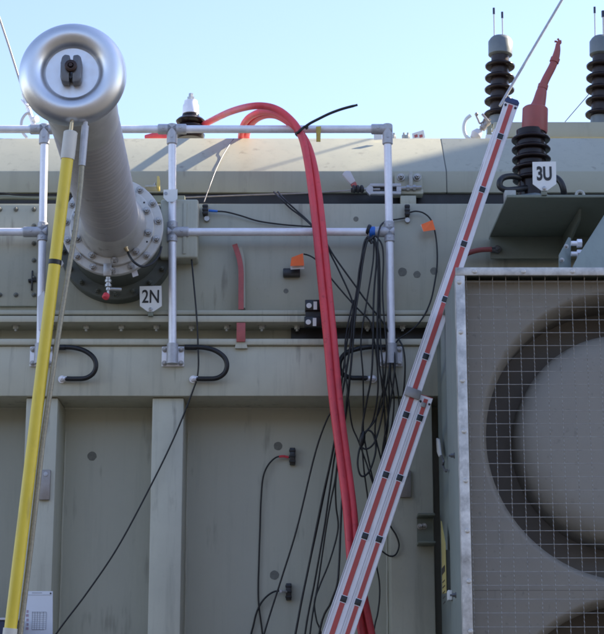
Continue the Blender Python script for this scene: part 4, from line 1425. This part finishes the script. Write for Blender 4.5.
# ------------------------------------------------------------------ 3U bushing on its bracket
zp = zat(197, -0.75) + 0.002
brk = thing('bushing_bracket', (0.95, 0.0, zp), 'dark green plate bracket under the red capped bushing', 'bracket')
xb0, xb1 = xat(490, 236, 0.0), 2.6
zp = zat(236.5, 0.0)
zq = zat(197.5, -0.72)
bm = newbm()
xl_n, xl_f = xat(507, 197, -0.72), xat(490, 236.5, 0.0)
prism(bm, [(xl_f, 0.06, zp), (xl_f, 0.0, zp), (xl_n, -0.72, zq), (xb1, -0.72, zq), (xb1, 0.06, zp)], (0, 0, 0.014), 0.002)
part('top_plate', bm, 'bracket_paint', brk)
bm = newbm()
a = at(490.2, 258.5, 0.0)
box(bm, xl_f, xat(604, 250, 0), 0.0, 0.012, a.z, zp - 0.0005, 0.002)
box(bm, xl_f + 0.02, xat(604, 250, 0), 0.0125, 0.079, a.z + 0.02, zp - 0.02)
part('back_plate', bm, 'bracket_paint', brk)
bm = newbm()
p0, p1, p2 = at(581.5, 205, -0.55), at(580.5, 222, -0.50), at(553, 257, -0.002)
xg = xat(568, 230, -0.2)
prism(bm, [(xg, -0.56, zq - 0.008), (xg, -0.52, zat(221, -0.52)), (xg, -0.002, zat(256, -0.002)), (xg, -0.002, zp - 0.0008)], (0.012, 0, 0), 0.001)
part('gusset', bm, 'bracket_paint', brk)
bm = newbm()
tube(bm, [at(576, 196.5, -0.7), at(577, 193, -0.7), at(580, 191.5, -0.7), at(583, 193, -0.7), at(584, 196.5, -0.7)], 0.008, 8, 5)
part('lifting_eye', bm, 'pale_bolt', brk)
bm = newbm()
a, b = at(504, 199, -0.62), at(515, 192.5, -0.62)
box(bm, a.x, b.x, -0.66, -0.60, zq + 0.008, b.z, 0.004)
part('clip', bm, 'pale_bolt', brk)

hb = thing('phase_bushing', at(532, 196, -0.45), 'dark ribbed bushing with a red rubber boot on the plate bracket', 'bushing')
Yh = -0.50
zpl = zp + (zq - zp) * 0.69 + 0.016
base = at(532.5, 192, Yh)
base.z = zpl
k = pxm(160, Yh)
bm = newbm()
lathe(bm, base, (0, 0, 1), [(0, 27 * k), (5 * k, 27 * k), (6 * k, 26 * k), (6 * k, 20 * k), (9 * k, 18 * k)], 8)
part('foot_flange', bm, 'grey_cap', hb)
ztop = zat(131, Yh)
for y in (139.4, 149.2, 159.2, 168.8, 179.5):
    z_ = zat(y, Yh)
    bm = newbm()
    lathe(bm, (base.x, Yh, z_), (0, 0, 1), [(-2.6 * k, 14.2 * k), (-2.4 * k, 16.5 * k), (-2.2 * k, 18.5 * k), (-1.2 * k, 19.4 * k), (0.2 * k, 19.3 * k), (1.2 * k, 18.2 * k), (2.6 * k, 15.5 * k), (3.2 * k, 14.2 * k)], 44)
    part('shed', bm, 'porcelain', hb, ang=60)
bm = newbm()
cyl(bm, (base.x, Yh, zpl + 9 * k), (base.x, Yh, ztop), 14.4 * k, None, 36)
part('core', bm, 'porcelain', hb)
bm = newbm()
q = [at(534.5, 133, Yh), at(535.3, 108, Yh)]
dd = (q[1] - q[0])
lathe(bm, q[0], dd, [(0, 12.3 * k), (0.01, 13.0 * k), (dd.length * 0.95, 12.8 * k), (dd.length, 11.5 * k), (dd.length + 0.004, 7 * k)], 36)
bt = part('boot', bm, 'red_rubber', hb)
bm = newbm()
tube(bm, [at(536.5, 110, Yh), at(539, 103, Yh), at(541.5, 92, Yh), at(543, 86, Yh), at(546.5, 78, Yh), at(552, 67.5, Yh), at(555, 60, Yh), at(557.3, 51, Yh), at(558, 44, Yh)],
     lambda t_: (8.2 - 11 * t_ if t_ < 0.36 else 4.2 - 0.9 * (t_ - 0.36) if t_ < 0.8 else 3.8 - 8 * (t_ - 0.8)) * k, 20, 8)
part('sleeve', bm, 'red_rubber', hb)
for p_, q_, r_ in ((at(542.3, 89, Yh), at(543.4, 85, Yh), 5.2), (at(554, 62.5, Yh), at(555.5, 58.5, Yh), 4.8)):
    bm = newbm()
    cyl(bm, p_, q_, r_ * k, None, 20)
    part('collar_ring', bm, 'red_rubber', hb)
bm = newbm()
for pts in (((558, 45), (557, 42), (554.5, 41.5)), ((558, 45), (559, 41.5), (557.8, 38.8)), ((558, 45), (560.5, 43), (560.3, 40.5))):
    tube(bm, [at(x, y, Yh) for x, y in pts], 0.0055, 8, 4)
part('tip_fingers', bm, 'red_rubber', hb)
for pts in ([(527, 188, -0.55), (516, 189.5, -0.60), (506, 190, -0.62), (500.3, 187, -0.62), (500, 181.5, -0.62), (504, 177.5, -0.6), (512, 176.3, -0.58), (520, 178, -0.55)],
            [(545, 178, -0.55), (555, 177.5, -0.6), (560.5, 182, -0.62), (563.3, 189, -0.62), (564, 195, -0.60)]):
    wire(pts, 0.0155, 'black looped lead on the left of the 3U bushing foot' if pts[0][0] < 530 else 'black bent lead on the right of the 3U bushing foot')
wl = thing('red_lug', at(497, 253, -0.03), 'red insulated cable lug bolted to the bracket behind the ladder', 'cable lug')
bm = newbm()
tube(bm, [at(462, 256, 0.02), at(470, 252.5, 0.0), at(480, 250, -0.02), at(492, 249.3, -0.03)], 0.0135, 12, 6)
part('cable', bm, 'red_rubber', wl)
bm = newbm()
lathe(bm, at(497, 250, -0.002), (0, -1, 0), [(0, 0.02), (0.018, 0.02), (0.02, 0.018)], 18)
cyl(bm, at(490, 249.5, -0.022), at(496, 250, -0.02), 0.013, None, 10)
bolt(bm, at(497.3, 249.8, -0.022), (0, -1, 0), 0.011, 0.02)
part('eye', bm, 'grey_cast', wl)

# ------------------------------------------------------------------ pipe stub with flange above the cooler
stub = thing('cooler_flange', at(566, 268, -0.8), 'blue grey pipe plate with bolts just above the cooler', 'pipe flange')
bm = newbm()
prism(bm, [at(559.3, 285, -0.92), at(559.3, 254, -0.92), at(568.5, 237, -0.80), at(571, 238, -0.80), at(571, 285, -0.92)], (0, 0.025, 0), 0.002)
fp = part('end_plate', bm, 'blue_grey_paint', stub)
for x, y in ((566.3, 246.5), (562, 260)):
    bm = newbm()
    bolt(bm, at(x, y, -0.93), (0, -1, 0), 0.008, 0.012)
    part('bolt', bm, 'bolt_steel', fp)
for x, y in ((571, 243.5), (571, 254)):
    bm = newbm()
    p_ = at(x, y, -0.88)
    cyl(bm, p_, p_ + Vector((0.05, 0, 0)), 0.012, None, 12)
    lathe(bm, p_ + Vector((0.028, 0, 0)), (1, 0, 0), [(0, 0.021), (0.022, 0.021)], 6)
    part('stud_bolt', bm, 'galvanised_steel', fp)
bm = newbm()
prism(bm, [at(573, 285, -1.0), at(573, 266, -1.0), at(578, 256, -0.98), at(606, 212, -0.85), at(640, 166, -0.75), at(680, 166, -0.75), at(680, 285, -1.0)], (0, 0.03, 0), 0.003)
part('hopper_plate', bm, 'blue_grey_paint', stub)

# ------------------------------------------------------------------ cooler with fans behind a wire guard
Yc = -1.35
xc0, xc1 = xat(455.3, 270, Yc), xat(455.3, 270, Yc) + 1.46
zc1, zc0_ = zat(267.3, Yc), 0.9
cool = thing('oil_cooler', ((xc0 + xc1) / 2, -0.7, zc0_), 'large square fan cooler with wire guard and weathered aluminium frame', 'cooler')
bm = newbm()
t_ = 0.012
box(bm, xc0 + 0.006, xc0 + 0.006 + t_, Yc + 0.05, -0.70, zc0_, zc1 - 0.015, 0.003)
box(bm, xc0 + 0.020, xc0 + 0.020 + t_, -0.70, 0.022, zc0_, zc1 - 0.03, 0.003)
part('side_panel', bm, 'blue_grey_paint', cool)
bm = newbm()
box(bm, xc1 - 0.006 - t_, xc1 - 0.006, Yc + 0.05, -0.05, zc0_, zc1 - 0.015, 0.003)
part('side_panel', bm, 'blue_grey_paint', cool)
bm = newbm()
box(bm, xc0 + 0.0065, xc1 - 0.0065, Yc + 0.05, -0.05, zc1 - 0.0145, zc1 - 0.004, 0.003)
part('top_panel', bm, 'blue_grey_paint', cool)
bm = newbm()
box(bm, xc0 + 0.04, xc1 - 0.04, -0.45, -0.40, zc0_, zc1 - 0.02)
part('radiator_core', bm, 'black_plastic', cool)
# frame of four weathered angles
wv_ = 0.041
fr = []
for (a, b, c, d) in ((xc0, xc0 + wv_, zc0_, zc1 - 0.0365), (xc1 - wv_, xc1, zc0_, zc1 - 0.0365), (xc0, xc1, zc1 - 0.036, zc1), (xc0 + wv_ + .0005, xc1 - wv_ - .0005, zc0_, zc0_ + wv_)):
    bm = newbm()
    box(bm, a, b, Yc, Yc + 0.012, c, d, 0.003)
    if c == zc0_ and d > 2:
        e_ = a if a == xc0 else b - 0.006
        box(bm, e_ + 0.0003, e_ + 0.0057, Yc + 0.0125, Yc + 0.06, c, d, 0.001)
    else:
        box(bm, a + 0.01, b - 0.01, Yc + 0.0125, Yc + 0.06, d - 0.006, d - 0.0005, 0.001)
    fr.append(part('frame_angle', bm, 'weathered_aluminium', cool))
kf = pxm(350, Yc)
spots = [at(459.2 + (y - 282) * 0.033, y, Yc - 0.0005) for y in (282, 332, 380.5, 431, 480.5, 530.5, 581, 631)]
bm = newbm()
lathe(bm, spots[0], (0, -1, 0), [(0, 0.011), (0.003, 0.0105), (0.007, 0.006)], 14)
rv = part('rivet', bm, 'weathered_aluminium', fr[0])
ofs = wloc(rv) - spots[0]
for s_ in spots[1:]:
    dup(rv, s_ + ofs, fr[0])
for x in (474.5, 523.5, 572.5):
    dup(rv, at(x, 271.3, Yc - 0.0005) + ofs, fr[2])
# fan plate with rolled inlets
Ypl = Yc + 0.085
fcs = [at(629, 437, Ypl + 0.05), None]
fcs[1] = Vector((fcs[0].x, fcs[0].y, fcs[0].z - 1.335))
RO, RI = 0.715, 0.618
N = 96
xa, xb_ = xc0 + 0.0185, xc1 - 0.0185
zmid = (fcs[0].z + fcs[1].z) / 2
for ci, c in enumerate(fcs):
    z0_, z1_ = (zmid + 0.0005, zc1 - 0.0365) if ci == 0 else (zc0_ + 0.001, zmid - 0.0005)
    bm = newbm()
    rings = []
    RO_ = min(RO, c.x - xa - 0.008, xb_ - c.x - 0.008, z1_ - c.z - 0.008, c.z - z0_ - 0.008)
    cuts = []

    def hit(ang):
        dx, dz = math.cos(ang), math.sin(ang)
        tt = 1e9
        if dx > 1e-9: tt = min(tt, (xb_ - c.x) / dx)
        if dx < -1e-9: tt = min(tt, (xa - c.x) / dx)
        if dz > 1e-9: tt = min(tt, (z1_ - c.z) / dz)
        if dz < -1e-9: tt = min(tt, (z0_ - c.z) / dz)
        return tt
    angs = [2 * math.pi * i / N for i in range(N)]
    for cx_, cz_ in ((xa, z0_), (xa, z1_), (xb_, z0_), (xb_, z1_)):
        angs.append(math.atan2(cz_ - c.z, cx_ - c.x) % (2 * math.pi))
    angs = sorted(set(round(a_, 6) for a_ in angs))
    rings.append([bm.verts.new((c.x + math.cos(a_) * hit(a_), Ypl, c.z + math.sin(a_) * hit(a_))) for a_ in angs])
    prof = []
    for j in range(0, 11):
        th = math.pi / 2 * j / 10
        prof.append((RO_ - (RO_ - RI) * math.sin(th), Ypl + 0.13 * (1 - math.cos(th))))
    prof += [(RI, Ypl + 0.16)]
    for r_, y_ in prof:
        rings.append([bm.verts.new((c.x + math.cos(a_) * r_, y_, c.z + math.sin(a_) * r_)) for a_ in angs])
    for A_, B_ in zip(rings, rings[1:]):
        for i in range(len(angs)):
            j = (i + 1) % len(angs)
            bm.faces.new((A_[i], A_[j], B_[j], B_[i]))
    fp_ = part('fan_plate', bm, 'cooler_plate', cool, ang=50)
    bm = newbm()
    lathe(bm, (c.x, Ypl + 0.1605, c.z), (0, 1, 0), [(0, RI + 0.002), (0.17, RI + 0.002)], 72, False, True)
    part('fan_tunnel', bm, 'duct_dark', fp_)
    bm = newbm()
    cc = Vector((c.x - 0.01, Ypl + 0.03, c.z + 0.005))
    pr = [(0.0, 0.002), (0.0, 0.20), (0.004, 0.33), (0.012, 0.38), (0.028, 0.42), (0.055, 0.45), (0.09, 0.466), (0.14, 0.472), (0.30, 0.472)]
    lathe(bm, cc, (0, 1, 0), pr, 96)
    part('fan_hub', bm, 'fan_disc', fp_, ang=50)
# welded wire guard
bm = newbm()
Yg = Yc + 0.035
px_p = 13.2 * pxm(330, Yg)
x = xat(467.5, 330, Yg)
wr = 0.0015
i = 0
while x < xc1 - 0.02:
    z = zc0_ + 0.02
    pts = []
    n_ = 0
    while z < zc1 - 0.02:
        pts.append((x + random.uniform(-.0006, .0006), Yg + (0.0036 if n_ % 2 else -0.0036), z))
        z += px_p / 6
        n_ += 1
    tube(bm, pts, wr, 5, 1, True)
    x += px_p
z = zat(281.5, Yg)
while z > zc0_ + 0.03:
    tube(bm, [(xc0 + 0.02, Yg + 0.0048, z), (xc1 - 0.02, Yg + 0.0048, z)], wr, 5, 1, True)
    z -= px_p
part('wire_guard', bm, 'guard_wire', cool)
bm = newbm()
for x in (xc0 + 0.03, xc1 - 0.11):
    for y in (-1.2, -0.2):
        box(bm, x, x + 0.08, y, y + 0.08, 0, zc0_ - 0.001, 0.004)
part('leg', bm, 'blue_grey_paint', cool)

# things on the cooler's side: yellow plate, tag, bolts, spring clip
Xs = xc0 + 0.0055


def onside(x, y, X=None):      # point of the cooler's side panel seen at photo x, y
    X = Xs if X is None else X
    r_ = CF + CR * ((x - 302) / FPX) + CU * ((317 - y) / FPX)
    return cam.location + r_ * (X / r_.x)


yp = thing('name_plate', onside(444, 600), 'narrow yellow rating plate on the side of the cooler', 'name plate')
bm = newbm()
yq = [onside(436.3, 538), onside(443.5, 556), onside(444.5, 598), onside(438.3, 602)]
yq = [Vector((Xs + 0.0, p_.y, p_.z)) for p_ in yq]
ya, yb2 = yq[0].y, yq[2].y
prism(bm, [(Xs - 0.012, -0.42, yq[0].z + 0.02), (Xs - 0.012, -0.62, yq[1].z + 0.03), (Xs - 0.012, -0.62, yq[2].z), (Xs - 0.012, -0.42, yq[3].z)], (-0.004, 0, 0))
part('plate', bm, 'yellow_plate', yp)
bm = newbm()
zz = yq[1].z
box(bm, Xs - 0.0175, Xs - 0.0165, -0.61, -0.43, zz - 0.10, zz - 0.07)
for j in range(5):
    box(bm, Xs - 0.0175, Xs - 0.0165, -0.59, -0.46, zz - 0.14 - j * 0.025, zz - 0.135 - j * 0.025)
part('print', bm, 'dark_bronze', yp)
bm = newbm()
box(bm, Xs - 0.0115, Xs + 0.013, -0.60, -0.44, yq[2].z + 0.02, yq[1].z)
part('backing', bm, 'turret_paint', yp)
bm = newbm()
p_ = onside(452.3, 595)
box(bm, Xs - 0.02, Xs - 0.001, p_.y - 0.012, p_.y + 0.05, p_.z - 0.022, p_.z + 0.022, 0.002)
solo('white_clip', bm, 'white_plastic', 'little white tag on the cooler side by the yellow plate', 'tag')
bm = newbm()
for p_ in (onside(456, 595), onside(454.5, 455.5)):
    bolt(bm, p_ + Vector((0.0005, 0, 0)), (-1, 0, 0), 0.010, 0.018)
sp_side = cool
part('side_bolt', bm, 'grey_cast', cool)
clip = thing('latch_clip', onside(441, 470), 'bright steel latch hanging on the cooler side beside the ladder', 'latch')
bm = newbm()
pl = [onside(439.3, 438), onside(441.2, 439), onside(443.3, 455), onside(442, 457), onside(440, 452)]
prism(bm, [p_ + Vector((-0.006, 0, 0)) for p_ in pl], (-0.01, 0, 0), 0.002)
part('plate', bm, 'white_plastic', clip)
bm = newbm()
tube(bm, [onside(441.6, 456, Xs - 0.01), onside(443.5, 461, Xs - 0.01), onside(443, 466, Xs - 0.012), onside(445.5, 471, Xs - 0.012), onside(447, 470, Xs - 0.01)], 0.006, 8, 5)
part('hook', bm, 'grey_cast', clip)

# ------------------------------------------------------------------ paper sheet on the left stiffener and case at lower left
pap = thing('paper_sheet', at(37, 648, 0.02), 'white printed paper sheet taped low on the left stiffener', 'paper')
bm = newbm()
prism(bm, [at(22.5, 591, 0.026), at(52.8, 591, 0.026), at(52.6, 650, 0.026), at(20, 650, 0.026)], (0, -0.0015, 0))
part('sheet', bm, 'paper', pap)
bm = newbm()


def ink(x0, y0, x1, y1):
    a_, b_ = at(x0, y1, 0.0235), at(x1, y0, 0.0235)
    box(bm, a_.x, b_.x, 0.0230, 0.0243, a_.z, b_.z)


ink(24, 594.6, 51.5, 594.9)
ink(32, 592.4, 42, 593.0)
for y in (611.5, 612.6):
    ink(32, y, 46, y + 0.35)
for y in range(615, 630, 2):
    ink(32, y, 46, y + 0.2)
for x in (32, 34.5, 37, 39.5, 43, 46):
    ink(x, 611.8, x + 0.22, 629.5)
ink(32, 629.3, 44, 629.8)
part('print', bm, 'faint_ink', pap)
bm = newbm()
for y in (610, 614, 618.5, 623, 627):
    ink(26.2 + 0.4 * math.sin(y), y, 28.6, y + 2.6)
part('stamp', bm, 'stamp_ink', pap)
bm = newbm()
for x in (23.3, 50.6):
    lathe(bm, at(x, 593.2, 0.0242), (0, -1, 0), [(0, 0.0045), (0.003, 0.003)], 10)
part('pin', bm, 'ink', pap)
case = thing('control_case', at(-20, 700, -0.1), 'dark navy case with pale lid edge at the lower left', 'case')
bm = newbm()
a, b = at(-90, 720, -0.05), at(20.5, 621.8, -0.05)
box(bm, a.x, b.x, -0.16, 0.029, a.z, b.z, 0.006)
part('body', bm, 'navy_case', case)
bm = newbm()
box(bm, a.x - 0.004, b.x + 0.004, -0.168, 0.029, b.z + 0.0005, b.z + 0.012, 0.002)
part('lid', bm, 'pole_plastic', case)
